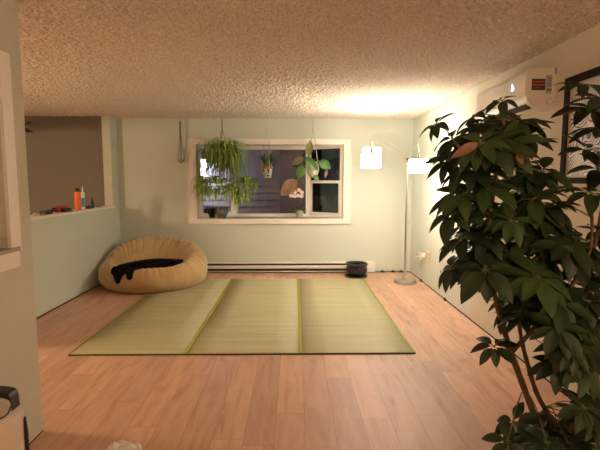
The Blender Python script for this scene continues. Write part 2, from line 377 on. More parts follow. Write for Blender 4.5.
# ------------------------------------------------------------------ arc lamp
def shade_prof(r, h): return [(r*.97, 0), (r, 0), (r, h), (r*.97, h)]
M_shade = mat('glowing_lamp_shade', (.9, .87, .8), .8, emit=((1, .90, .77), 10.5))
lx, ly = 1.585, 6.31
t = thing('arc_floor_lamp', 'silver floor lamp with three curved arms and white drum shades in right corner', 'floor lamp', (lx, ly, 0))
bm = bmesh.new(); add_lathe(bm, [(0, 0), (.150, 0), (.158, .008), (.158, .03), (.150, .042), (.03, .048), (.024, .07), (0, .07)], (lx, ly, 0), 40)
obj('base', bm, M_steel, t, True)
bm = bmesh.new(); add_tube(bm, [(lx, ly, .05), (lx, ly, .95)], .0175, 14); add_tube(bm, [(lx, ly, .95), (lx, ly, 1.72)], .0135, 14)
add_tube(bm, [(lx, ly, .93), (lx, ly, .97)], .021, 14)
pole = obj('pole', bm, M_steel, t, True)
bm = bmesh.new(); add_tube(bm, [(lx, ly, 1.70), (lx, ly, 1.76)], .019, 14); add_tube(bm, [(lx-.0, ly-.045, 1.73), (lx, ly+.02, 1.73)], .008, 8)
obj('clamp_collar', bm, M_black, t, True)
SH = [  # arc points, shade centre, shade bottom z
    ([(lx, ly, 1.68), at(405.5, 163, 6.22), at(401, 154, 6.05), at(393, 147.5, 5.85), at(384, 143, 5.6), at(376.5, 141, 5.42), at(372.5, 142, 5.35)], at(371, 161, 5.35), .116),
    ([(lx, ly, 1.68), at(405, 158, 6.28), at(399.5, 148, 6.22), at(391, 139.5, 6.15), at(382, 135.3, 6.08), at(375, 134.5, 6.02), at(372.4, 136, 6.0)], at(372, 154, 6.0), .116),
    ([(lx, ly, 1.68), at(407.5, 167, 6.22), at(410, 160, 6.0), at(413, 152, 5.75), at(416.5, 145, 5.5), at(418.2, 143.5, 5.38)], at(418.5, 166, 5.38), .118),
]
for k, (pts, c, sr) in enumerate(SH):
    pts = smooth_path(pts, 6); end = pts[-1]; zt = c.z+.078; zb = c.z-.078
    bm = bmesh.new(); add_tube(bm, pts, .0055, 8); add_tube(bm, [end, (c.x, c.y, zt+.10)], .003, 6)
    arm = obj('arm', bm, M_steel, t, True)
    bm = bmesh.new(); add_lathe(bm, [(0, zt+.09), (.012, zt+.085), (.017, zt+.07), (.017, zt+.02), (.022, zt+.01), (.022, zt-.03), (0, zt-.03)], (c.x, c.y, 0), 20)
    sub('socket', bm, M_chrome, arm, True)
    bm = bmesh.new(); add_lathe(bm, shade_prof(sr, zt-zb), (c.x, c.y, zb), 40)
    for a in range(3):   # spider ring
        aa = a*2*PI/3; add_tube(bm, [(c.x+.02*math.cos(aa), c.y+.02*math.sin(aa), zt+.0), (c.x+.112*math.cos(aa), c.y+.112*math.sin(aa), zt-.006)], .002, 5)
    obj('lamp_shade', bm, M_shade, t, True)
    bm = bmesh.new(); add_lathe(bm, [(0, 0), (.018, .006), (.028, .03), (.024, .055), (.013, .075), (.013, .10), (0, .10)], (c.x, c.y, zt-.135), 16)
    obj('light_bulb', bm, mat('glowing_bulb', (1, 1, 1), .5, emit=((1, .85, .6), 12)), t, True)
    light('lamp_light', (c.x, c.y, zt-.10), [7, 6, 7][k], .05, WARM).location.z = zb+.05
# the cord
bm = bmesh.new()
add_tube(bm, smooth_path([(lx+.10, ly-.03, .03), (lx+.17, ly-.06, .008), (1.80, 6.2, .008), (1.825, 6.12, .03), (1.835, 6.08, .15), (1.835, 6.07, .30), (1.838, 6.08, .40)], 6), .0035, 6)
obj('power_cord', bm, M_white, t, True, label='thin white cord')
bm = B(((1.838, 5.98, .365), (1.85, 6.19, .485))); bevel(bm, .004)
t = thing('wall_outlet', 'cream double wall outlet low on the right wall behind the floor lamp', 'outlet', (1.85, 6.08, .42))
obj('cover_plate', bm, mat('cream_plate', (.74, .62, .42), .4), t)
for y in (6.03, 6.13):
    for z in (.40, .45):
        bm = bmesh.new(); add_lathe(bm, [(0, 0), (.017, 0), (.017, .006), (0, .006)], (1.838, y, z), 16, Matrix.Rotation(-PI/2, 3, 'Y')); obj('socket', bm, mat('tan_socket', (.42, .32, .2), .4), t)
t = thing('power_adapter', 'white plug-in adapter with splayed white cable beside the cream outlet', 'adapter', (1.81, 6.25, .40))
bm = B(((1.80, 6.22, .375), (1.845, 6.28, .43))); bevel(bm, .008); obj('body', bm, M_white, t, True)
bm = bmesh.new()
add_tube(bm, smooth_path([(1.81, 6.24, .40), (1.79, 6.38, .36), (1.79, 6.5, .34), (1.80, 6.46, .40), (1.81, 6.32, .42)], 6), .009, 6)
add_tube(bm, smooth_path([(1.80, 6.26, .38), (1.79, 6.34, .31), (1.80, 6.40, .27), (1.81, 6.33, .33)], 6), .008, 6)
obj('cable', bm, M_white, t, True)

# ------------------------------------------------------------------ tatami
t = thing('tatami_mat', 'wide pale green woven rush tatami mat of three joined panels', 'tatami mat', (-.43, 5.1, 0))
X0, S1, S2, X1 = -1.885, -.912, .057, 1.022; Y0, Y1 = 3.655, 6.515
def panel(xa, xb, seed):
    bm = bmesh.new(); nx, ny = 4, 150; rnd = random.Random(seed)
    cr = [(rnd.uniform(Y0+.15, Y1-.15), rnd.uniform(.0015, .004)) for _ in range(3)]+[(y, .0045) for y in (4.35+.02*seed, 5.05, 5.75-.02*seed)]
    top = []
    for j in range(ny+1):
        y = Y0+(Y1-Y0)*j/ny
        row = []
        for i in range(nx+1):
            x = xa+(xb-xa)*i/nx; sag = math.sin(PI*i/nx)**.5 if 0 < i < nx else .15
            z = .0125+sum(h*math.exp(-((y-yc_)/.016)**2) for yc_, h in cr)*(.5+.5*sag)
            row.append(bm.verts.new((x, y, z)))
        top.append(row)
    for j in range(ny):
        for i in range(nx): bm.faces.new((top[j][i], top[j][i+1], top[j+1][i+1], top[j+1][i]))
    e = [(top[0][i], top[0][i+1]) for i in range(nx)]
    bot = [[bm.verts.new((v.co.x, v.co.y, .001)) for v in row] for row in top]
    for j in (0, ny):
        for i in range(nx): bm.faces.new((top[j][i], top[j][i+1], bot[j][i+1], bot[j][i]))
    for i in (0, nx):
        for j in range(ny): bm.faces.new((top[j][i], top[j+1][i], bot[j+1][i], bot[j][i]))
    return bm
for k, (a, b) in enumerate(((X0, S1), (S1, S2), (S2, X1))): obj('mat_panel', panel(a+.001, b-.001, k), M_tatami, t, 'all')
M_band = mat('yellow_green_binding', (.36, .33, .045), .6, bump=(200, .2, .002))
for xc, w in ((S1, .016), (S2, .016), (X1-.006, .010), (X0+.006, .006)):
    bm = B(((xc-w, Y0-.001, .013), (xc+w, Y1+.001, .0175))); obj('edge_binding', bm, M_band, t)
for ya_, yb2 in ((Y0-.004, Y0), (Y1, Y1+.004)): obj('edge_backing', B(((X0, ya_, .0005), (X1, yb2, .0115))), mat('dark_olive_backing', (.05, .045, .02), .8), t)

# ------------------------------------------------------------------ baseboard heater
t = thing('baseboard_heater', 'long low white baseboard heater along the wall under the bay window', 'heater', (-.3, YB, 0))
hx0, hx1 = -2.0, 1.15; zy = YB-.006
M_heat = mat('heater_enamel', (.66, .62, .54), .35)
bm = bmesh.new()
prof = [(zy, .02), (zy, .175), (zy-.055, .175), (zy-.065, .168), (zy-.065, .155), (zy-.058, .152), (zy-.05, .158), (zy-.012, .158), (zy-.012, .03), (zy-.04, .028), (zy-.06, .035), (zy-.062, .022), (zy-.04, .018)]
add_prism(bm, prof, 'x', hx0, hx1); obj('body', bm, M_heat, t)
bm = bmesh.new(); add_prism(bm, [(zy-.055, .072), (zy-.063, .076), (zy-.066, .118), (zy-.058, .124), (zy-.054, .12), (zy-.056, .078)], 'x', hx0, hx1); obj('front_cover', bm, M_heat, t)
obj('heating_element', B(((hx0+.02, zy-.045, .035), (hx1-.02, zy-.014, .157))), mat('dark_fins', (.05, .04, .035), .5, .5), t)
for a, b in ((hx1, hx1+.125), (hx0-.06, hx0)):
    bm = B(((a, zy-.07, .016), (b, zy, .18))); bevel(bm, .006); obj('end_cap', bm, mat('heater_cap', (.78, .75, .70), .35), t)

# ------------------------------------------------------------------ black planter
px_, py_ = .945, 6.70
t = thing('empty_planter', 'glossy black round planter on a saucer at the right end of the heater', 'planter', (px_, py_, 0))
bm = bmesh.new(); add_lathe(bm, [(0, .003), (.14, .003), (.165, .012), (.172, .028), (.165, .030), (.15, .018), (0, .018)], (px_, py_, 0), 40); obj('saucer', bm, mat('dark_saucer', (.06, .05, .045), .35), t, True)
bm = bmesh.new(); add_lathe(bm, [(0, .02), (.115, .02), (.13, .03), (.155, .07), (.165, .115), (.155, .155), (.148, .17), (.168, .185), (.172, .20), (.168, .215), (.155, .215), (.148, .20), (.14, .18), (.15, .12), (.13, .06), (0, .05)], (px_, py_, 0), 40)
obj('pot', bm, mat('black_glaze', (.010, .010, .016), .12, coat=.5), t, True)

# flooring spacers at wall bases
def spacer(loc, along_x, label):
    lx_, ly_ = (.07, .02) if along_x else (.02, .07)
    bm = B(((loc[0]-lx_/2, loc[1]-ly_/2, 0), (loc[0]+lx_/2, loc[1]+ly_/2, .022)))
    add_box(bm, (loc[0]-lx_/4, loc[1]-ly_/4, .022), (loc[0]+lx_/4, loc[1]+ly_/4, .034))
    tag(obj('flooring_spacer', bm, M_black), label, 'spacer')
spacer((1.40, 7.02), True, 'small black flooring spacer at the back wall just right of the heater')
spacer((1.57, 7.02), True, 'small black flooring spacer at the back wall left of the lamp pole')
spacer((1.70, 7.02), True, 'small black flooring spacer nearest the back right corner')
p = atX(421, 278, 1.838); spacer((1.836, p.y), False, 'small black flooring spacer at right wall below the white adapter')
p = atX(445, 298, 1.838); spacer((1.836, p.y), False, 'small black flooring spacer at right wall nearer the tall plant')

# ------------------------------------------------------------------ bean bag
def catmull(pts, n):
    out = []
    for i in range(len(pts)-1):
        a = pts[max(i-1, 0)]; b = pts[i]; c = pts[i+1]; d = pts[min(i+2, len(pts)-1)]
        for k in range(n):
            t = k/n; out.append(tuple(.5*((2*b[j])+(c[j]-a[j])*t+(2*a[j]-5*b[j]+4*c[j]-d[j])*t*t+(3*b[j]-a[j]-3*c[j]+d[j])*t**3) for j in range(len(b))))
    out.append(pts[-1]); return out
bcx, bcy = -1.975, 6.255
def bean():
    bm = bmesh.new(); NT = 360; rings = []
    for k in range(NT):
        th = 2*PI*k/NT; s = math.sin(th); c = math.cos(th)
        back = max(0, s); front = max(0, -s)
        h = .40+.22*back**.8-.06*front+.02*math.sin(3*th+1)
        # dip at the front left where the dog's head hangs over
        dth = math.atan2(math.sin(th-R(-123)), math.cos(th-R(-123)))
        h -= .14*math.exp(-(dth/.45)**2)
        ex = .735*(1+.015*math.sin(5*th)); ey = .66*(1+.012*math.sin(4*th+1))
        # (radius fraction, height, wrinkle, inner shift)
        P = [(0.0, .002, 0, 0), (.55, .002, 0, 0), (.84, .006, 0, 0), (.965, .08, .2, 0), (1.0, .5*h, .35, 0), (.95, .80*h, .7, .05), (.82, .985*h, 1.0, .1), (.72, .95*h-.03*back, 1.2, .3), (.56, .62*h+.02, 1.2, .7), (.40, .30*h+.03, .8, 1), (.2, .12, .4, 1), (0, .11, 0, 1)]
        ring = []
        for (r, z, w, sh) in catmull(P, 5):
            fold = .5-2.0*(1-abs(math.sin(17*th+1.6*math.sin(5*th)+.8*r)))**2.2+.35*math.sin(61*th+4*math.cos(3*th))
            amp = .026*w*(.35+.65*back**.5 if s > -.0 else .25)
            nz = noise.noise(Vector((c*3, s*3, r*4)))*.02*w
            rr = r+(amp*fold*.9+nz)*.8
            x = bcx+rr*ex*c+sh*(-.04); y = bcy+rr*ey*s+sh*(-.17)
            ring.append(bm.verts.new((x, y, max(.019, z+amp*fold*.55*(1 if r < .97 else .2)))))
        rings.append(ring)
    n = len(rings[0])
    for k in range(NT):
        a = rings[k]; b = rings[(k+1) % NT]
        for i in range(n-1): bm.faces.new((a[i], b[i], b[i+1], a[i+1]))
    bmesh.ops.remove_doubles(bm, verts=bm.verts, dist=.0004)
    return bm
M_bean = mat('tan_velour', (.46, .30, .13), .85, bump=(9, .5, .03), vary=((.52, .35, .165), 5))
M_bean.node_tree.nodes['Principled BSDF'].inputs['Sheen Weight'].default_value = .4
t = thing('bean_bag', 'large round tan corduroy bean bag with gathered folds in the back left corner', 'bean bag', (bcx, bcy, 0))
obj('cover', bean(), M_bean, t, 'all')
# cover seam running over the folds on the right
bm = bmesh.new()
def bean_pt(thd, r, z): return (bcx+r*.735*math.cos(R(thd))-.01, bcy+r*.66*math.sin(R(thd))-.02, z)
add_tube(bm, smooth_path([bean_pt(52, .97, .33), bean_pt(50, .92, .475), bean_pt(49, .80, .575), bean_pt(48, .68, .56), bean_pt(46, .56, .40)], 5), .008, 6)
obj('seam_piping', bm, M_bean, t, True)

# ------------------------------------------------------------------ dog in the bean bag
def skin_mesh(name, verts, edges, root, m, parent, sub=2):
    me = bpy.data.meshes.new(name); me.from_pydata([v[0] for v in verts], edges, [])
    o = bpy.data.objects.new(name, me); COL.objects.link(o)
    sk = o.modifiers.new('skin', 'SKIN'); sk.use_smooth_shade = True
    if not me.skin_vertices: me.skin_vertices.new() if hasattr(me.skin_vertices, 'new') else None
    for i, v in enumerate(verts):
        r = (v[1]*1.22, v[1]*1.22); me.skin_vertices[0].data[i].radius = r
        me.skin_vertices[0].data[i].use_root = (i == root)
    ss = o.modifiers.new('sub', 'SUBSURF'); ss.levels = sub; ss.render_levels = sub
    me.materials.append(m)
    if parent is not None: o.parent = parent; o.matrix_parent_inverse = Matrix.Translation(-parent.location)
    return o
M_dog = mat('black_fur', (.004, .0035, .0035), .8, bump=(90, .5, .006))
hd = at(119, 272, 5.79); mz = at(118.5, 282, 5.66)
M_dog.node_tree.nodes['Principled BSDF'].inputs['Specular IOR Level'].default_value = .12
t = thing('sleeping_dog', 'small black dog lying in the bean bag with its head over the front edge', 'dog', (-2.0, 6.0, .3))
V = [((-1.62, 6.02, .33), .085), ((-1.78, 5.97, .30), .11), ((-1.95, 5.92, .28), .125), ((-2.12, 5.88, .27), .125), ((-2.24, 5.84, .27), .10), (tuple(hd), .088), (tuple(hd*.52+mz*.48), .060), (tuple(mz+Vector((0, .0, .012))), .038), (tuple(mz+Vector((0, -.03, -.01))), .028),
     ((-2.08, 5.76, .27), .06), (tuple(at(130, 272, 5.68)), .042), (tuple(at(129.5, 277, 5.60)), .036), (tuple(at(129.3, 279.5, 5.58)), .028),
     ((-1.56, 5.95, .32), .06), ((-1.62, 5.88, .30), .035), ((-1.72, 5.84, .29), .026),
     ((-1.54, 6.06, .36), .03), ((-1.50, 6.02, .37), .018), ((-1.56, 5.96, .375), .012)]
E_ = [(0, 1), (1, 2), (2, 3), (3, 4), (4, 5), (5, 6), (6, 7), (7, 8), (3, 9), (9, 10), (10, 11), (11, 12), (0, 13), (13, 14), (14, 15), (0, 16), (16, 17), (17, 18)]
skin_mesh('body', V, E_, 0, M_dog, t)
for sx in (-1, 1):
    e = hd+Vector((sx*.045+.01, .0, .04))
    bm = bmesh.new()
    L = [e+Vector((0, .02, .02)), e+Vector((sx*.018, -.01, .01)), e+Vector((sx*.03, -.03, -.03)), e+Vector((sx*.022, -.045, -.07))]
    add_tube(bm, smooth_path(L, 4), [.014+.014*math.sin(PI*i/12) for i in range(13)], 8); obj('ear', bm, M_dog, t, 'all')
    bm = bmesh.new(); bmesh.ops.create_icosphere(bm, subdivisions=2, radius=.008, matrix=Matrix.Translation(hd*.72+mz*.28+Vector((sx*.028, -.052, .02))))
    obj('eye', bm, mat('wet_dark_eye', (.01, .01, .012), .05), t, 'all')
bm = bmesh.new(); bmesh.ops.create_icosphere(bm, subdivisions=2, radius=.015, matrix=Matrix.Translation(mz+Vector((0, -.055, -.01)))); obj('nose', bm, mat('wet_grey_nose', (.10, .10, .11), .15), t, 'all')

# ------------------------------------------------------------------ air conditioner
t = thing('air_conditioner', 'white wall-mounted air conditioner high on the right wall', 'air conditioner', (XR, 3.65, 1.96))
ya, yb_ = 3.235, 4.10
M_ac = mat('ac_white', (.72, .66, .58), .35)
prof = [(1.849, 1.965), (1.849, 2.243), (1.70, 2.243), (1.668, 2.238), (1.652, 2.225), (1.645, 2.20), (1.645, 2.045), (1.652, 2.02), (1.672, 1.992), (1.71, 1.972), (1.76, 1.965)]
def pr(poly, a, b):
    bm = bmesh.new(); A = [bm.verts.new((x, a, z)) for x, z in poly]; Bv = [bm.verts.new((x, b, z)) for x, z in poly]
    bm.faces.new(A); bm.faces.new(Bv[::-1]); n = len(poly)
    for i in range(n): bm.faces.new((A[i], Bv[i], Bv[(i+1) % n], A[(i+1) % n]))
    return bm
obj('body', pr(prof, ya, yb_), M_ac, t, True)
# front panel, a little proud, with its parting line
obj('front_panel', pr([(1.646, 2.055), (1.638, 2.06), (1.636, 2.20), (1.642, 2.222), (1.646, 2.222)], ya+.008, yb_-.008), M_ac, t)
obj('air_outlet', pr([(1.672, 2.002), (1.662, 2.000), (1.670, 1.984), (1.70, 1.968), (1.70, 1.985)], ya+.04, yb_-.04), M_gap, t)
obj('louver', pr([(1.650, 2.030), (1.645, 2.026), (1.655, 1.998), (1.662, 1.990), (1.668, 1.996)], ya+.42, yb_-.05), M_ac, t)
bm = B(((1.6345, 3.43, 2.13), (1.6362, 3.442, 2.168)), ((1.6345, 3.42, 2.125), (1.6362, 3.445, 2.134)))
obj('led_display', bm, mat('blue_led', (.3, .45, .9), .4, emit=((.30, .50, 1), 9)), t, label='glowing blue indicator')
# stickers on the end face
def endp(x, y): 
    r = ray(x, y); r = r*(ya/r.y); return (r.x, EYE+r.z)
def endbox(x0, y0, x1, y1, yy): 
    a = endp(x0, y0); b = endp(x1, y1); return ((a[0], yy, b[1]), (b[0], ya+.0005, a[1]))
bm = B(endbox(532, 78.8, 545, 90.2, ya-.0012)); s = obj('sticker', bm, mat('dark_label', (.05, .025, .02), .5), t, label='dark sticker with orange bands')
sub('printed_band', B(endbox(532.6, 81, 544.4, 82.2, ya-.0018), endbox(532.6, 84, 544.4, 85.6, ya-.0018), endbox(533, 87.2, 540, 87.9, ya-.0018)), mat('orange_print', (.42, .10, .02), .5), s)
bm = B(endbox(546.2, 75, 553.5, 93.5, ya-.0012)); s = obj('sticker', bm, mat('grey_label', (.38, .37, .36), .5), t, label='grey specification sticker')
M_gp = mat('grey_print', (.13, .13, .13), .5)
sub('printed_text', B(*[endbox(547, 76.5+k*1.7, 552.5 if k % 3 else 550.6, 77.2+k*1.7, ya-.0018) for k in range(6)]), M_gp, s)
sub('printed_mark', B(endbox(547.2, 88.8, 552, 90.8, ya-.0018)), M_gp, s)
bm = bmesh.new(); c = endp(552.8, 102.3); bmesh.ops.create_icosphere(bm, subdivisions=2, radius=.006, matrix=Matrix.Translation((c[0], ya-.002, c[1]))); obj('screw', bm, M_black, t)
bm = bmesh.new(); pts = []
for k in range(9):
    a = R(60+k*28); c = endp(549.5, 101.5); pts.append((c[0]+.022*math.cos(a), ya-.002, c[1]+.022*math.sin(a)))
add_tube(bm, pts, .0012, 5); obj('moulded_mark', bm, mat('mark_brown', (.25, .18, .14), .6), t)
bm = bmesh.new(); a = atX(556.5, 66.5, XR-.012); b = atX(557.5, 73, XR-.012)
add_box(bm, (XR-.03, ya-.006, 1.965), (XR, ya+.002, 2.25)); obj('mounting_plate', bm, M_ac, t)
bm = bmesh.new(); add_tube(bm, [(XR-.012, ya-.012, 2.20), (XR-.012, ya-.012, 2.245)], .003, 6); obj('clip', bm, M_black, t)

# ------------------------------------------------------------------ framed picture
t = thing('framed_picture', 'black framed picture of white feathery swirls beyond the plant on the right wall', 'picture', (XR, 2.55, 1.42))
fy0, fy1, fz0, fz1 = 2.05, 3.075, 1.425, 2.135; fw = .05
M_fr = mat('black_frame', (.008, .006, .005), .95)
for q, bx_ in enumerate([((XR-.035, fy0, fz1-fw), (XR-.001, fy1, fz1)), ((XR-.035, fy0, fz0+.012), (XR-.001, fy1, fz0+fw)), ((XR-.035, fy1-fw, fz0+fw), (XR-.001, fy1, fz1-fw)), ((XR-.035, fy0, fz0+fw), (XR-.001, fy0+fw, fz1-fw))]):
    bm = B(bx_); bevel(bm, .004, 1); obj('frame_rail', bm, M_fr, t)
obj('frame_ledge', B(((XR-.04, fy0, fz0-.012), (XR-.001, fy1, fz0+.011))), mat('pale_wood_ledge', (.45, .36, .25), .6), t, label='pale lower ledge of the frame')
bm = B(((XR-.022, fy0+fw, fz0+fw), (XR-.016, fy0+fw+.012, fz1-fw)), ((XR-.022, fy1-fw-.012, fz0+fw), (XR-.016, fy1-fw, fz1-fw)), ((XR-.022, fy0+fw, fz1-fw-.012), (XR-.016, fy1-fw, fz1-fw)), ((XR-.022, fy0+fw, fz0+fw), (XR-.016, fy1-fw, fz0+fw+.012)))
obj('inner_fillet', bm, mat('pale_fillet', (.42, .36, .28), .5), t)
def swirl_material():
    m, n, b = nt('feather_print')
    tc = n.nodes.new('ShaderNodeTexCoord')
    no = n.nodes.new('ShaderNodeTexNoise'); no.inputs['Scale'].default_value = 3.2; no.inputs['Detail'].default_value = 1; n.links.new(tc.outputs['Object'], no.inputs['Vector'])
    ad = n.nodes.new('ShaderNodeMix'); ad.data_type = 'RGBA'; ad.blend_type = 'ADD'; ad.inputs['Factor'].default_value = 1.0
    n.links.new(tc.outputs['Object'], ad.inputs['A']); n.links.new(no.outputs['Color'], ad.inputs['B'])
    w = n.nodes.new('ShaderNodeTexWave'); w.wave_type = 'RINGS'; w.rings_direction = 'X'; w.inputs['Scale'].default_value = 12; w.inputs['Distortion'].default_value = 9; w.inputs['Detail'].default_value = 2; w.inputs['Detail Scale'].default_value = .6
    n.links.new(ad.outputs['Result'], w.inputs['Vector'])
    cr = n.nodes.new('ShaderNodeValToRGB'); e = cr.color_ramp.elements
    e[0].position = .0; e[0].color = (.09, .085, .08, 1); e[1].position = .75; e[1].color = (.80, .76, .70, 1); k = e.new(.42); k.color = (.42, .40, .37, 1)
    n.links.new(w.outputs['Fac'], cr.inputs['Fac']); n.links.new(cr.outputs['Color'], b.inputs['Base Color']); b.inputs['Roughness'].default_value = .35
    return m
obj('print', B(((XR-.016, fy0+fw, fz0+fw), (XR-.012, fy1-fw, fz1-fw))), swirl_material(), t)

# ------------------------------------------------------------------ ceiling bits
def hook(x, y, label):
    bm = bmesh.new(); pts = [(x, y, H), (x, y, H-.02)]+[(x+.012*math.sin(R(a)), y, H-.032+.012*math.cos(R(a))) for a in range(0, 280, 35)]
    add_tube(bm, pts, .0025, 6); tag(obj('ceiling_hook', bm, M_steel, None, True), label, 'hook')
hook(-2.5, 6.97, 'small bare ceiling hook above the bean bag near the back wall')
q = ray(500, 57); q = q*((H-EYE)/q.z); hook(q.x, q.y, 'small bare ceiling hook in front of the air conditioner')
q = ray(358, 117); q = q*((H-EYE)/q.z); hook(q.x, min(q.y, 6.97), 'small bare ceiling hook above the lamp shades')
q = ray(434, 77); q = q*((H-EYE)/q.z); bm = bmesh.new(); add_lathe(bm, [(0, 0), (.03, 0), (.034, -.006), (.028, -.012), (0, -.013)], (q.x, q.y, H), 20)
tag(obj('light_spot_disc', bm, mat('light_spot_white', (.95, .95, .95), .2), None, True), 'small white disc standing in for a light spot on the textured ceiling', 'disc')  # white disc drawn in place of a spot of light

# ------------------------------------------------------------------ hanging plants
M_rope = mat('grey_rope', (.30, .27, .22), .8); M_dkrope = mat('dark_rope', (.10, .08, .06), .8)
def hook_bm(x, y):
    bm = bmesh.new(); add_tube(bm, [(x, y, H), (x, y, H-.03)]+[(x+.014*math.sin(R(a)), y, H-.044+.014*math.cos(R(a))) for a in range(0, 300, 30)], .003, 6); return bm
# empty rope hanger
hx, hy = at(180.5, 140, 6.93).x, 6.93
t = thing('rope_hanger', 'empty knotted rope plant hanger left of the bay window', 'plant hanger', (hx, hy, H))
obj('hook', hook_bm(hx, hy), M_chrome, t, True)
bm = bmesh.new(); 
for ph in (0, PI):
    add_tube(bm, [(hx+.010*math.cos(k*.9+ph), hy+.010*math.sin(k*.9+ph), H-.07-k*.012) for k in range(26)], .006, 6)
obj('twisted_rope', bm, M_dkrope, t, True)
bm = bmesh.new(); z0 = H-.38; zb = at(180, 163, 6.93).z
for a in range(4):
    aa = a*PI/2+.4
    add_tube(bm, smooth_path([(hx, hy, z0+.02), (hx+.030*math.cos(aa), hy+.030*math.sin(aa), z0-.10), (hx+.045*math.cos(aa), hy+.045*math.sin(aa), zb+.05), (hx+.006*math.cos(aa), hy+.006*math.sin(aa), zb)], 4), .0055, 5)
obj('rope_strand', bm, M_rope, t, True)
bm = bmesh.new(); add_tube(bm, [(hx+.043*math.cos(k*PI/8), hy+.043*math.sin(k*PI/8), zb+.04) for k in range(17)], .008, 6); obj('ring', bm, M_rope, t, True)

def ribbon(bm, pts, w, fold=.25):
    """thin folded leaf strip along pts; w gives half widths"""
    n = len(pts); rows = []
    for i, p in enumerate(pts):
        d = (pts[min(i+1, n-1)]-pts[max(i-1, 0)]).normalized(); s = d.cross(Vector((0, 0, 1)))
        s = s.normalized() if s.length > 1e-4 else Vector((1, 0, 0)); u = s.cross(d)
        ww = w[i]; rows.append([bm.verts.new(p-s*ww+u*ww*fold), bm.verts.new(p), bm.verts.new(p+s*ww+u*ww*fold)])
    for a, b in zip(rows, rows[1:]):
        for k in (0, 1): bm.faces.new((a[k], a[k+1], b[k+1], b[k]))

# spider plant
sx, sy = -1.065, 6.80; sz = 1.74
t = thing('spider_plant', 'huge trailing spider plant hanging in front of the left of the bay window', 'hanging plant', (sx, sy, H))
obj('hook', hook_bm(sx, sy), M_chrome, t, True)
bm = bmesh.new(); add_tube(bm, [(sx, sy, H-.058), (sx, sy, H-.20)], .008, 6)
for a in range(3):
    aa = a*2*PI/3+.5; add_tube(bm, [(sx, sy, H-.20), (sx+.12*math.cos(aa), sy+.12*math.sin(aa), sz+.06)], .004, 5)
obj('hanger_wire', bm, M_dkrope, t, True)
bm = bmesh.new(); add_lathe(bm, [(0, -.10), (.075, -.10), (.10, .0), (.125, .06), (.13, .062), (.125, .07), (.11, .06), (0, .04)], (sx, sy, sz), 28); obj('pot', bm, mat('dark_brown_pot', (.05, .035, .025), .6), t, True)
rnd = random.Random(3)
def arch(bm, base, ang, reach, rise, drop, w0, n=9):
    pts = []
    for i in range(n):
        u = i/(n-1)
        r = reach*(1-(1-u)**1.7); z = rise*math.sin(min(1, u*1.6)*PI/2*1.0)*(1-.0*u)-drop*max(0, u-.22)**1.6/(.78**1.6)
        pts.append(base+Vector((r*math.cos(ang), r*math.sin(ang)*.72, z)))
    wig = rnd.uniform(-.03, .03)
    for i, p in enumerate(pts): p.x += wig*math.sin(i*.8); p.y = min(p.y, 7.0 if p.z > 1.97 or p.z < .9 else 7.12)
    ribbon(bm, pts, [w0*(1-(i/(n-1))**2.2)+.0008 for i in range(n)])
gr = [leaf_material('light_green_blade', (.26, .38, .055), (.44, .56, .12), .45, .3), leaf_material('mid_green_blade', (.13, .21, .03), (.22, .31, .05), .45, .25), leaf_material('olive_brown_blade', (.10, .09, .03), (.18, .14, .05), .6, .2)]
for g in range(3):
    bm = bmesh.new()
    for _ in range([230, 190, 80][g]):
        ang = rnd.uniform(0, 2*PI); b0 = Vector((sx+rnd.uniform(-.08, .08), sy+rnd.uniform(-.08, .08), sz+.06))
        if g == 0: arch(bm, b0, ang, rnd.uniform(.14, .45), rnd.uniform(.14, .33), rnd.uniform(.12, .52), .011)
        elif g == 1: arch(bm, b0, ang, rnd.uniform(.18, .42), rnd.uniform(.10, .28), rnd.uniform(.3, .70), .010)
        else: arch(bm, b0, ang, rnd.uniform(.15, .33), rnd.uniform(.04, .16), rnd.uniform(.35, .62), .008)
    obj('foliage', bm, gr[g], t, 'all', False)
bm = bmesh.new(); st = bmesh.new()
plants = [(204, 187, 6.72), (208, 195, 6.8), (199, 192, 6.85), (212, 185, 6.7), (226, 186, 6.66), (231, 192, 6.7), (238, 188, 6.72), (244, 186, 6.78), (248, 192, 6.8), (216, 196, 6.76), (248, 184, 6.7), (200, 184, 6.7), (229, 196, 6.74), (238, 198, 6.8), (246, 200, 6.78), (223, 194, 6.75), (241, 204, 6.74), (217, 183, 6.68), (252, 188, 6.82), (204, 196, 6.84)]
for (x, y, Y) in plants:
    c = at(x, y-6, Y); c2 = Vector((sx+(c.x-sx)*.9, sy+(c.y-sy)*1.0, sz+.14))
    add_tube(st, smooth_path([(sx+(c.x-sx)*.3, sy+(c.y-sy)*.3, sz+.07), c2, c], 5), .002, 4)
    for k in range(26):
        ang = rnd.uniform(0, 2*PI); arch(bm, c, ang, rnd.uniform(.05, .17), rnd.uniform(.0, .06), rnd.uniform(.10, .27), .010, 6)
obj('plantlet_foliage', bm, gr[0], t, 'all', False)
obj('runner_stem', st, mat('pale_runner', (.35, .38, .12), .6), t, True)

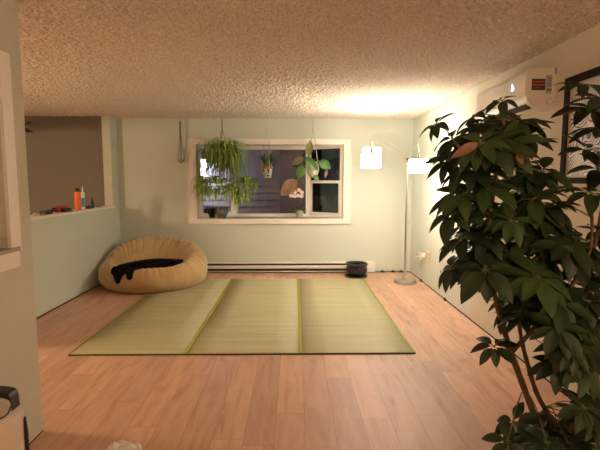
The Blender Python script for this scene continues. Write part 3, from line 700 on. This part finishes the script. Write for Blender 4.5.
# small patterned pot
c = at(267.5, 172, 6.80); hx, hy = c.x, 6.80
t = thing('hanging_succulent', 'upright green plant in small patterned terracotta pot hanging before the bay centre pane', 'hanging plant', (hx, hy, H))
obj('hook', hook_bm(hx, hy), M_chrome, t, True)
ztop = at(267, 167, 6.8).z; zbot = at(267, 177.5, 6.8).z
bm = bmesh.new(); add_tube(bm, [(hx, hy, H-.055), (hx, hy, H-.16)], .006, 5)
for a in range(3):
    aa = a*2*PI/3+.9; add_tube(bm, smooth_path([(hx, hy, H-.16), (hx+.045*math.cos(aa), hy+.045*math.sin(aa), H-.35), (hx+.088*math.cos(aa), hy+.088*math.sin(aa), ztop-.01), (hx+.05*math.cos(aa), hy+.05*math.sin(aa), zbot-.012)], 4), .0045, 5)
for k in range(9):
    bmesh.ops.create_icosphere(bm, subdivisions=1, radius=.009, matrix=Matrix.Translation((hx, hy, H-.17-k*.012)))
obj('beaded_hanger', bm, mat('pale_cord', (.5, .45, .36), .7), t, True)
def pot_material():
    m, n, b = nt('patterned_pot'); tc = n.nodes.new('ShaderNodeTexCoord')
    v = n.nodes.new('ShaderNodeTexVoronoi'); v.inputs['Scale'].default_value = 26; n.links.new(tc.outputs['Object'], v.inputs['Vector'])
    cr = n.nodes.new('ShaderNodeValToRGB'); cr.color_ramp.interpolation = 'CONSTANT'; e = cr.color_ramp.elements
    e[0].color = (.03, .07, .10, 1); e[1].position = .42; e[1].color = (.55, .52, .42, 1)
    n.links.new(v.outputs['Distance'], cr.inputs['Fac']); n.links.new(cr.outputs['Color'], b.inputs['Base Color']); b.inputs['Roughness'].default_value = .3
    return m
hh = ztop-zbot
bm = bmesh.new(); add_lathe(bm, [(0, 0), (.052, 0), (.058, .01), (.072, hh*.8), (.073, hh*.82), (0, hh*.82)], (hx, hy, zbot), 24); pb = obj('pot', bm, pot_material(), t, True)
bm = bmesh.new(); add_lathe(bm, [(.0, hh*.815), (.075, hh*.815), (.08, hh*.83), (.08, hh*1.08), (.07, hh*1.08), (.068, hh), (0, hh)], (hx, hy, zbot), 24); sub('terracotta_rim', bm, mat('terracotta', (.36, .15, .08), .8), pb, True)
bm = bmesh.new(); rnd = random.Random(11)
for k in range(26):
    a = rnd.uniform(0, 2*PI); L = rnd.uniform(.12, .26); lean = rnd.uniform(.15, .75); w = rnd.uniform(.014, .022)
    b0 = Vector((hx+.03*math.cos(a), hy+.03*math.sin(a), ztop)); pts = []
    for i in range(7):
        u = i/6; pts.append(b0+Vector((math.cos(a)*L*lean*u**1.2, math.sin(a)*L*lean*u**1.2*.8, L*u*(1-lean*.35*u))))
    ribbon(bm, pts, [w*(.6+.9*math.sin(PI*min(1, (i/6)*.9+.05)))*(1 if i < 6 else .05) for i in range(7)], .5)
obj('foliage', bm, leaf_material('blue_green_succulent', (.03, .10, .03), (.09, .20, .05), .4, .1), t, 'all', False)

# leaf blade for broad leaves
def blade(bm, base, direction, normal, L, W, droop=.3, n=8, cup=.12, shape=.8):
    d = direction.normalized(); nrm = (normal-d*normal.dot(d)); nrm = nrm.normalized() if nrm.length > 1e-4 else d.orthogonal(); s = d.cross(nrm)
    rows = []
    for i in range(n+1):
        u = i/n; w = W*.5*(math.sin(PI*u**shape)**.85 if 0 < u < 1 else 0)
        ang = droop*u; p = base+d*(L*u*math.cos(ang*.5))-nrm*(L*u*math.sin(ang*.6))
        if i in (0, n): rows.append([bm.verts.new(p)])
        else: rows.append([bm.verts.new(p-s*w+nrm*w*cup*2), bm.verts.new(p-s*w*.5+nrm*w*cup*.6), bm.verts.new(p), bm.verts.new(p+s*w*.5+nrm*w*cup*.6), bm.verts.new(p+s*w+nrm*w*cup*2)])
    for a, b in zip(rows, rows[1:]):
        if len(a) == 1:
            for k in range(4): bm.faces.new((a[0], b[k+1], b[k]))
        elif len(b) == 1:
            for k in range(4): bm.faces.new((a[k], a[k+1], b[0]))
        else:
            for k in range(4): bm.faces.new((a[k], a[k+1], b[k+1], b[k]))

# big-leaved vine in white egg pot
c = at(313, 168, 6.80); hx, hy = c.x, 6.80; zb = at(313, 177.5, 6.8).z; zt = at(313, 160, 6.8).z
t = thing('hanging_vine', 'big leaved vine in an egg shaped white pot hanging before the bay right side', 'hanging plant', (hx, hy, H))
obj('hook', hook_bm(hx, hy), M_chrome, t, True)
bm = bmesh.new(); add_tube(bm, [(hx, hy, H-.055), (hx, hy, H-.2)], .007, 5)
for a in range(4):
    aa = a*PI/2+.7
    add_tube(bm, smooth_path([(hx, hy, H-.18), (hx+.03*math.cos(aa), hy+.03*math.sin(aa), H-.32), (hx+.092*math.cos(aa), hy+.092*math.sin(aa), zt), (hx+.10*math.cos(aa), hy+.10*math.sin(aa), zb+.10), (hx+.03*math.cos(aa), hy+.03*math.sin(aa), zb-.006)], 4), .005, 5)
obj('cord_hanger', bm, mat('grey_cord', (.42, .40, .36), .8), t, True)
bm = bmesh.new(); add_lathe(bm, [(0, 0), (.03, .004), (.07, .04), (.09, .10), (.092, .15), (.08, .21), (.068, .235), (.060, .235), (.06, .20), (0, .19)], (hx, hy, zb), 28); obj('pot', bm, mat('ivory_pot', (.72, .66, .50), .4), t, True)
M_lv = leaf_material('waxy_vine_leaf', (.06, .17, .025), (.13, .27, .05), .35, .25); M_lp = leaf_material('pink_brown_leaf', (.26, .19, .08), (.46, .27, .19), .5, .3)
M_ly = leaf_material('olive_vine_leaf', (.20, .19, .05), (.28, .22, .09), .45, .3)
root = Vector((hx, hy, zb+.23)); st = bmesh.new(); g1 = bmesh.new(); g2 = bmesh.new(); g3 = bmesh.new()
def hung_leaf(bm, x0, y0, x1, y1, Y, wpx, nrm=(0, -1, .15), droop=.3):
    a = at(x0, y0, Y); b = at(x1, y1, Y); L = (b-a).length
    blade(bm, a, b-a, Vector(nrm), L, wpx*6.7/450, droop, 9, .15)
    mid = (root+a)/2+Vector((0, -.03, .04)); add_tube(st, smooth_path([root, mid, a], 5), .004, 5)
hung_leaf(g3, 308, 156, 310.5, 139.5, 6.72, 8)            # upright olive leaf
hung_leaf(g1, 305.5, 157.5, 318, 170.5, 6.64, 8.5)        # leaf across the pot
hung_leaf(g3, 303, 157.5, 292, 165, 6.68, 7)
hung_leaf(g1, 304, 166, 297, 178, 6.66, 10)
hung_leaf(g1, 319, 161, 331, 168.5, 6.66, 10)
hung_leaf(g1, 313, 176, 319.5, 179.5, 6.66, 5)
a = at(327, 170, 6.66); b = at(325, 178, 6.66); blade(g2, a, b-a, Vector((0, -1, 0)), (b-a).length, .05); add_tube(st, [root, at(329, 167, 6.66), a], .003, 5)
hung_leaf(g2, 297, 180, 280, 196, 6.70, 14, (.1, -1, .3), .25)     # the large pinkish leaf
obj('foliage', g1, M_lv, t, 'all', False); obj('foliage', g2, M_lp, t, 'all', False, label='pinkish brown large leaf and bud'); obj('foliage', g3, M_ly, t, 'all', False, label='olive coloured leaves')
obj('stem', st, M_lv, t, True)

# orchid in a small pot on the sill
c = at(299.5, 216.5, 7.25); ozl = oz0+.001
t = thing('potted_orchid', 'small orchid with white pink blossoms in a pale pot on the window sill', 'potted plant', (c.x, 7.25, ozl))
bm = bmesh.new(); add_lathe(bm, [(0, 0), (.045, 0), (.052, .01), (.06, .10), (.062, .105), (.054, .105), (.05, .09), (0, .085)], (c.x, 7.25, ozl), 24); obj('pot', bm, mat('pale_green_pot', (.45, .45, .33), .4), t, True)
bm = bmesh.new(); rt = Vector((c.x, 7.25, ozl+.09))
for (dx, dz, L) in ((-.9, .55, .15), (.9, .5, .12), (-.5, .75, .14), (.35, .8, .13), (-1, .15, .10), (1, .05, .11)):
    blade(bm, rt, Vector((dx, -.3, dz)), Vector((0, -.5, 1)), L, .045, .9, 8)
obj('foliage', bm, M_lv, t, 'all', False)
fl = [at(x, y, 7.1) for x, y in ((295, 192), (299, 190), (302, 192.5), (298, 195.5), (301.5, 196), (294.5, 196), (291, 195.5))]
bm = bmesh.new(); add_tube(bm, smooth_path([rt, rt+Vector((.02, -.03, .16)), fl[4]+Vector((.01, .02, -.02)), fl[1], fl[5], fl[6]], 5), .003, 5); obj('flower_stem', bm, M_lv, t, True)
bm = bmesh.new()
for k, p in enumerate(fl):
    for q in range(5):
        a = q*2*PI/5+k; d = Vector((math.cos(a), -.25, math.sin(a)))
        blade(bm, p, d, Vector((0, -1, .1)), .036, .036, .3, 5, .1, 1.0)
obj('blossom', bm, mat('pink_white_petal', (.82, .62, .56), .6), t, 'all', False)

# pots on the sill
c = at(222.5, 217, 7.16)
t = thing('stone_bowl', 'mottled dark grey stone bowl on the bay sill under the spider plant', 'pot', (c.x, 7.16, ozl))
bm = bmesh.new(); add_lathe(bm, [(0, 0), (.055, 0), (.065, .01), (.10, .09), (.106, .16), (.106, .185), (.098, .185), (.095, .15), (.06, .04), (0, .03)], (c.x, 7.095, ozl), 32)
obj('bowl', bm, mat('mottled_stone', (.05, .048, .045), .5, vary=((.17, .165, .15), 16), bump=(30, .3, .004)), t, True)
c = at(211, 213, 7.28)
t = thing('black_window_pot', 'plain matte black pot on the bay sill left of the stone bowl', 'pot', (c.x, 7.26, ozl))
bm = bmesh.new(); add_lathe(bm, [(0, 0), (.075, 0), (.085, .01), (.10, .12), (.102, .15), (.094, .15), (.09, .12), (.07, .03), (0, .03)], (c.x-.01, 7.26, ozl), 32)
obj('pot', bm, M_black, t, True)

# ------------------------------------------------------------------ things on the half-wall ledge
LZ = 1.079
def led(x, dx=0): return atX(x, 206, XL-.05+dx).y
y = led(78); t = thing('orange_bottle', 'orange squeeze bottle with a black cap standing on the ledge', 'bottle', (XL-.05, y, LZ))
bm = bmesh.new(); add_lathe(bm, [(0, 0), (.036, 0), (.04, .006), (.04, .20), (.034, .225), (.022, .235), (0, .236)], (XL-.05, y, LZ), 24); obj('body', bm, mat('orange_plastic', (.75, .16, .02), .4), t, True)
bm = bmesh.new(); add_lathe(bm, [(0, 0), (.026, 0), (.026, .045), (.022, .05), (0, .05)], (XL-.05, y, LZ+.228), 20); obj('cap', bm, M_black, t, True)
y = led(82.8); t = thing('caulk_tube', 'white and blue caulk tube standing beside the orange bottle', 'tube', (XL-.045, y, LZ))
bm = bmesh.new(); add_lathe(bm, [(0, 0), (.024, 0), (.024, .215), (.02, .222), (0, .224)], (XL-.045, y, LZ), 20); obj('body', bm, mat('white_tube', (.72, .70, .66), .4), t, True)
bm = bmesh.new(); add_lathe(bm, [(.0245, .03), (.0248, .03), (.0248, .15), (.0245, .15)], (XL-.045, y, LZ), 20); obj('printed_band', bm, mat('blue_print', (.12, .25, .45), .4), t, True, label='blue printed band')
bm = bmesh.new(); add_lathe(bm, [(0, .222), (.009, .222), (.004, .30), (0, .30)], (XL-.045, y, LZ), 12); obj('nozzle', bm, M_white, t, True)
# power drill lying down
y0, y1 = led(48), led(66); M_red = mat('red_tool_plastic', (.45, .03, .015), .4)
t = thing('power_drill', 'red and black power drill lying on the ledge', 'drill', (XL-.05, (y0+y1)/2, LZ))
ym = (y0*.35+y1*.65)
bm = bmesh.new(); add_tube(bm, [(XL-.05, ym-.12, LZ+.04), (XL-.05, ym-.09, LZ+.04), (XL-.05, ym+.10, LZ+.04), (XL-.05, ym+.14, LZ+.04)], [.025, .038, .038, .028], 16); obj('motor_housing', bm, M_red, t, True)
bm = bmesh.new(); add_tube(bm, [(XL-.05, ym-.19, LZ+.04), (XL-.05, ym-.17, LZ+.04), (XL-.05, ym-.118, LZ+.04)], [.010, .022, .026], 14); obj('chuck', bm, M_black, t, True)
bm = B(((XL-.02, ym-.05, LZ+.004), (XL+.02, ym+.13, LZ+.05))); bevel(bm, .01); obj('handle', bm, M_black, t, True)
bm = B(((XL-.10, y0-.09, LZ), (XL-.02, y0+.05, LZ+.045))); bevel(bm, .008); 
tag(obj('battery_pack', bm, M_black), 'black tool battery lying on the ledge left of the red drill', 'battery')
def tool(name, xa, xb, h, m, label, cat, hm=None, z=0):
    ya_, yb2 = led(xa), led(xb); t = thing(name, label, cat, (XL-.04, (ya_+yb2)/2, LZ)); mid = ya_*.45+yb2*.55
    bm = bmesh.new(); add_tube(bm, [(XL-.03, ya_, LZ+h), (XL-.035, ya_*.7+mid*.3, LZ+h), (XL-.04, mid, LZ+h)], [h*.7, h, h*.75], 10); obj('handle', bm, hm or m, t, True)
    bm = B(((XL-.06, mid, LZ), (XL-.035, yb2, LZ+h*1.1))); bevel(bm, .003); obj('head', bm, M_steel, t)
tool('putty_knife', 31.5, 37, .018, M_steel, 'tan handled scraper at the near left end of the ledge', 'scraper', mat('tan_wood_handle', (.52, .34, .17), .5))
tool('chisel', 38, 42.5, .012, M_steel, 'slim steel tool lying on ledge between the scraper and battery', 'chisel', mat('grey_handle', (.14, .12, .10), .4))
tool('screwdriver', 67, 73, .014, M_steel, 'dark handled screwdriver lying between the drill and orange bottle', 'screwdriver', M_black)
bm = B(((XL-.08, led(86), LZ), (XL-.01, led(90.5), LZ+.04))); bevel(bm, .01); tag(obj('small_case', bm, M_black), 'small black case lying just right of the caulk tube', 'case')
y = led(92.5); t = thing('oil_bottle', 'little black bottle with pointed tip on the ledge near the post', 'bottle', (XL-.05, y, LZ))
bm = bmesh.new(); add_lathe(bm, [(0, 0), (.024, 0), (.026, .01), (.026, .07), (.012, .09), (0, .09)], (XL-.05, y, LZ), 16); obj('body', bm, mat('dark_teal_bottle', (.015, .05, .06), .3), t, True)
bm = bmesh.new(); add_lathe(bm, [(0, .088), (.014, .088), (.012, .11), (.004, .15), (0, .15)], (XL-.05, y, LZ), 12); obj('nozzle', bm, M_black, t, True)
tool('utility_knife', 95, 103, .012, M_steel, 'brown handled knife lying at the far end of the ledge', 'knife', mat('brown_handle', (.16, .08, .04), .5))

# ------------------------------------------------------------------ ceiling fan in the side room
fx, fy = -3.60, 5.22
t = thing('ceiling_fan', 'dark bladed ceiling fan in the side room beyond the half wall', 'ceiling fan', (fx, fy, H))
M_fan = mat('dark_walnut_blade', (.03, .02, .014), .5)
bm = bmesh.new(); add_lathe(bm, [(0, H), (.07, H), (.06, H-.05), (.012, H-.06), (.012, H-.24), (.09, H-.26), (.11, H-.32), (.09, H-.38), (0, H-.39)], (fx, fy, 0), 24); obj('motor', bm, M_black, t, True)
for k in range(5):
    a = R(-8)+k*2*PI/5; M = Matrix.Translation((fx, fy, H-.33)) @ Matrix.Rotation(a, 4, 'Z') @ Matrix.Rotation(R(24), 4, 'X')
    bm = bmesh.new(); add_box(bm, (.16, -.065, -.006), (.64, .075, .006), M); add_box(bm, (.09, -.015, -.006), (.2, .015, .006), M); obj('fan_blade', bm, M_fan, t)

# ------------------------------------------------------------------ near left things
bm = bmesh.new(); c = Vector((XN+.0, 2.235, wz0+.023))
bmesh.ops.create_icosphere(bm, subdivisions=3, radius=.055, matrix=Matrix.Translation(c+Vector((-.04, 0, .05))) @ Matrix.Diagonal((.7, .9, .95, 1)))
for v in bm.verts: v.co += (v.co-c).normalized()*noise.noise(v.co*30)*.012; v.co.z = max(v.co.z, c.z)
tag(obj('black_bundle', bm, M_black, None, 'all'), 'lumpy black bundle resting on the sill of the near left window', 'bundle')

kx, ky = -1.315, 1.93; kr = .155
kx = -1.345; ky = 1.93; kr = .12
t = thing('white_canister', 'white round canister with a black rear strip on the floor at the lower left corner', 'canister', (kx, ky, 0))
kz = .43
M_can = mat('canister_white', (.70, .62, .54), .35)
bm = bmesh.new(); add_lathe(bm, [(0, .002), (kr*.93, .002), (kr*.97, .012), (kr, .29), (kr*.985, .295), (kr, .30), (kr*.99, kz-.03), (kr*.93, kz-.008), (kr*.8, kz), (0, kz)], (kx, ky, 0), 48); obj('body', bm, M_can, t, True)
bm = bmesh.new(); 
for k in range(10): pass
pts = [(kx+(kr+.004)*math.cos(R(18)), ky+(kr+.004)*math.sin(R(18)), min(.40, .10+i*.032)) for i in range(10)]
add_tube(bm, pts, [.004, .008, .010, .011, .011, .011, .011, .010, .008, .004], 8); obj('rear_strip', bm, M_black, t, True, label='black vertical strip')
bm = bmesh.new(); t2 = thing('headset', 'black band headset with a thin looping wire lying on the white canister', 'headset', (kx, ky, kz))
hz = kz+.002; pts = [(kx-.08, ky+.03, hz+.015), (kx-.07, ky+.03, hz+.065), (kx, ky+.03, hz+.08), (kx+.055, ky+.03, hz+.075), (kx+.08, ky+.03, hz+.06), (kx+.086, ky+.03, hz+.015)]
P = smooth_path(pts, 6); n_ = len(P); rows = []
for i, p in enumerate(P):
    w = .03; rows.append([bm.verts.new(p+Vector((0, -w, .012))), bm.verts.new(p+Vector((0, w, .012))), bm.verts.new(p+Vector((0, w, -.014))), bm.verts.new(p+Vector((0, -w, -.014)))])
for a, b in zip(rows, rows[1:]):
    for k in range(4): bm.faces.new((a[k], a[(k+1) % 4], b[(k+1) % 4], b[k]))
bm.faces.new(rows[0]); bm.faces.new(rows[-1][::-1]); obj('headband', bm, M_black, t2, True)
bm = bmesh.new(); add_tube(bm, smooth_path([(kx+.085, ky-.0, hz+.03), (kx+.09, ky-.05, hz+.008), (kx+.04, ky-.10, hz+.004), (kx-.04, ky-.08, hz+.004), (kx-.08, ky-.02, hz+.01)], 6), .003, 6); obj('wire', bm, M_black, t2, True)

# crumpled clear plastic
rnd = random.Random(5)
c = Vector((-.915, 2.29, 0)); bm = bmesh.new()
bmesh.ops.create_icosphere(bm, subdivisions=3, radius=1.0)
for v in bm.verts:
    d = v.co.copy(); f = 1+.45*noise.noise(d*1.6)+.22*abs(noise.noise(d*4))
    z = d.z*.05*f; v.co = Vector((c.x+d.x*.10*f, c.y+d.y*.07*f, max(.002, .0+z+.05*noise.noise(d*6)*max(0, d.z))))
m, n, b = nt('clear_crinkled_plastic'); b.inputs['Base Color'].default_value = (.92, .90, .88, 1); b.inputs['Roughness'].default_value = .15; b.inputs['Alpha'].default_value = .7
tag(obj('plastic_bag', bm, m, None, False), 'crumpled clear plastic bag on the wood floor at the bottom edge', 'plastic bag')

# ------------------------------------------------------------------ umbrella tree
pc = Vector((1.13, 1.84, 0))
t = thing('umbrella_tree', 'tall dark leafy umbrella tree with bare leaning stems in the right foreground', 'potted tree', tuple(pc))
bm = bmesh.new(); add_lathe(bm, [(0, .002), (.14, .002), (.15, .01), (.185, .24), (.195, .245), (.195, .275), (.178, .275), (.17, .25), (.165, .23), (0, .23)], pc, 40); obj('pot', bm, mat('charcoal_pot', (.05, .045, .04), .5), t, True)
bm = bmesh.new(); add_lathe(bm, [(0, .244), (.10, .24), (.172, .235)], pc, 30); obj('soil', bm, mat('potting_soil', (.03, .018, .01), 1, bump=(60, 1, .01)), t, True)
M_bark = mat('brown_bark', (.13, .075, .045), .8, bump=(50, .5, .004))
T = [[(1.10, 1.84, .22), at(540, 432, 1.83), at(524, 388, 1.82), at(511, 352, 1.80), at(499, 312, 1.78), at(490, 270, 1.76), at(489, 225, 1.75), at(496, 175, 1.74), at(503, 130, 1.74), at(503, 104, 1.74)],
     [(1.15, 1.87, .22), at(556, 430, 1.88), at(538, 396, 1.9), at(527, 362, 1.9), at(520, 330, 1.92), at(516, 280, 1.95), at(522, 220, 1.95), at(525, 160, 1.95), at(520, 118, 1.93)],
     [(1.18, 1.82, .22), at(575, 420, 1.78), at(584, 370, 1.76), at(574, 322, 1.74), at(552, 280, 1.72), at(532, 238, 1.70), at(510, 206, 1.68), at(480, 172, 1.66), at(455, 142, 1.66)],
     [(1.17, 1.88, .22), at(598, 420, 1.9), at(590, 330, 1.92), at(592, 262, 1.92), at(600, 222, 1.9), at(608, 170, 1.88), at(602, 120, 1.86), at(588, 95, 1.84)],
     [at(511, 352, 1.80), at(528, 335, 1.76), at(551, 306, 1.72), at(572, 285, 1.68), at(590, 250, 1.66), at(592, 200, 1.64)]]
RD = [.015, .012, .017, .013, .011]
skel = []
for P, r in zip(T, RD):
    P = smooth_path(P, 6); n_ = len(P); bm = bmesh.new()
    add_tube(bm, P, [r*(1-.6*i/n_)+.001*math.sin(i*2.1) for i in range(n_)], 10); obj('trunk', bm, M_bark, t, True)
    skel += P[int(n_*.22):]
rnd = random.Random(21)
M_sch = leaf_material('dark_umbrella_leaf', (.009, .022, .006), (.020, .042, .010), .55, .10)
M_sch2 = leaf_material('paler_umbrella_leaf', (.026, .058, .013), (.042, .08, .018), .55, .14)
leafA, leafB, pet = bmesh.new(), bmesh.new(), bmesh.new()
def whorl(c, axis, L, n=7, bmx=None, droop=.55, attach=True, spread=1.0):
    axis = axis.normalized(); u = axis.orthogonal().normalized(); v = axis.cross(u); off = rnd.uniform(0, 2*PI)
    for k in range(n):
        a = off+2*PI*k/n*spread+rnd.uniform(-.15, .15); d = (u*math.cos(a)+v*math.sin(a))*1.0+axis*rnd.uniform(.05, .35)-Vector((0, 0, rnd.uniform(.1, .5)))
        d.normalize(); l = L*rnd.uniform(.75, 1.1); b0 = c+d*l*.12
        add_tube(pet, [c, b0+d*.004], .0016, 4, False)
        blade(bmx, b0, d, axis+Vector((0, 0, .3)), l, l*rnd.uniform(.40, .48), droop*rnd.uniform(.5, 1.5), 7, .12, .85)
    if attach:
        s = min(skel, key=lambda p: (p-c).length+.6*max(0, p.z-c.z)); dd = (c-s).length
        add_tube(pet, smooth_path([s, (s+c)/2+Vector((0, 0, .12*dd)), c], 4), .0023, 5, False)
ctr = Vector((1.05, 1.8, 1.0))
def place(x, y, Y, L=.115, n=7, bmx=None, tilt=None):
    c = at(x, y, Y); ax = Vector((c.x-1.02, (c.y-1.8), .55)) if tilt is None else Vector(tilt)
    ax += Vector((rnd.uniform(-.25, .25), rnd.uniform(-.35, .1), 0)); whorl(c, ax, L, n, bmx or leafA)
edge = [(436, 124, 1.72, .07), (453, 138, 1.70, .105), (472, 117, 1.74, .085), (502, 100, 1.72, .075), (486, 122, 1.78, .10), (515, 122, 1.8, .10), (475, 142, 1.66, .12), (497, 140, 1.64, .12), (525, 138, 1.8, .11),
        (450, 160, 1.72, .10), (462, 170, 1.7, .12), (452, 214, 1.70, .115), (456, 196, 1.74, .11), (452, 268, 1.70, .10), (463, 238, 1.7, .12), (470, 262, 1.74, .11), (480, 275, 1.78, .10),
        (494, 346, 1.74, .09), (514, 422, 1.68, .11), (508, 441, 1.62, .09), (543, 171, 1.72, .125), (528, 180, 1.74, .12), (590, 192, 1.62, .13), (598, 168, 1.78, .13), (590, 108, 1.8, .13), (604, 130, 1.75, .14), (584, 84, 1.86, .11),
        (606, 100, 1.7, .13), (560, 238, 1.74, .12), (545, 215, 1.70, .13), (598, 232, 1.9, .10), (604, 262, 1.78, .12), (588, 150, 1.84, .11)]
for (x, y, Y, L) in edge: place(x, y, Y, L, rnd.choice([6, 7, 7, 8]))
poly = [(452, 150), (474, 120), (500, 112), (522, 116), (530, 140), (538, 172), (548, 200), (562, 225), (582, 244), (612, 255), (612, 452), (545, 470), (520, 455), (530, 425), (562, 392), (552, 345), (515, 312), (486, 288), (468, 268), (456, 245), (458, 190)]
def inside(x, y):
    c = False; n = len(poly)
    for i in range(n):
        (x1, y1), (x2, y2) = poly[i], poly[(i+1) % n]
        if (y1 > y) != (y2 > y) and x < (x2-x1)*(y-y1)/(y2-y1)+x1: c = not c
    return c
cnt = 0; pts_ = []
while cnt < 150:
    x, y = rnd.uniform(445, 612), rnd.uniform(105, 465)
    if not inside(x, y): continue
    if any((x-a)**2+(y-b)**2 < 90 for a, b in pts_): 
        if rnd.random() < .8: continue
    pts_.append((x, y)); Y = rnd.uniform(1.52, 2.08)
    c = at(x, y, Y)
    if c.x > 1.7: continue
    place(x, y, Y, rnd.uniform(.085, .13), rnd.choice([7, 8, 9]), leafB if rnd.random() < .3 else leafA); cnt += 1
obj('foliage', leafA, M_sch, t, 'all', False); obj('foliage', leafB, M_sch2, t, 'all', False, label='slightly paler green leaves')
obj('leaf_stalks', pet, mat('green_stalk', (.10, .11, .04), .6), t, True)
for a, b in ((at(478, 143, 1.50), at(452, 156, 1.48)), (at(516, 153, 1.49), at(525, 164, 1.49))):
    bm = bmesh.new(); blade(bm, a, b-a, Vector((0, -1, .5)), (b-a).length, .034, .3)
    obj('withered_leaf', bm, leaf_material('withered_brown', (.20, .09, .05), (.26, .13, .08), .6, .1), t, 'all', False, label='withered brown leaf')

# ------------------------------------------------------------------ night outside, with a lamp and siding added to brighten the left pane
bm = bmesh.new(); wx0, wx1, wy = -4.2, -.30, 9.3
for k in range(26):
    z = -.2+k*.14; v = [bm.verts.new(p) for p in ((wx0, wy, z), (wx1, wy, z), (wx1, wy+.02, z+.14), (wx0, wy+.02, z+.14), (wx0, wy+.12, z), (wx1, wy+.12, z), (wx1, wy+.12, z+.14), (wx0, wy+.12, z+.14))]
    for f in ((0, 1, 2, 3), (4, 7, 6, 5), (0, 4, 5, 1), (3, 2, 6, 7), (0, 3, 7, 4), (1, 5, 6, 2)): bm.faces.new([v[i] for i in f])
struct('wall_added_siding', bm, mat('pale_siding', (.36, .34, .36), .6))  # siding added outside so the left pane looks bright
t = thing('added_outdoor_lamp', 'added lit lamp on added siding that brightens the left bay pane', 'added lamp', (-1.82, 9.28, 1.8))
bm = B(((-1.86, 9.22, 1.72), (-1.78, 9.31, 1.92))); bevel(bm, .006); obj('bracket', bm, M_black, t)
bm = bmesh.new(); add_lathe(bm, [(0, 1.70), (.05, 1.70), (.06, 1.72), (.06, 1.86), (.05, 1.88), (0, 1.88)], (-1.82, 9.2, 0), 20); obj('glass_globe', bm, mat('glowing_globe', (.9, .88, .95), .4, emit=((.92, .85, 1), 6)), t, True)
light('added_outdoor_light', (-1.82, 9.06, 1.66), 13, .06, (.92, .84, 1))  # added light for the siding behind the left pane
w = bpy.data.worlds.new('night'); sc.world = w; w.use_nodes = True
bg = w.node_tree.nodes['Background']; bg.inputs[0].default_value = (.25, .22, .35, 1); bg.inputs[1].default_value = .035
sc.view_settings.view_transform = 'Standard'; sc.view_settings.look = 'None'; sc.view_settings.exposure = 1.48; sc.view_settings.gamma = 1
sc.view_settings.use_curve_mapping = False
sc.cycles.max_bounces = 8; sc.cycles.diffuse_bounces = 5
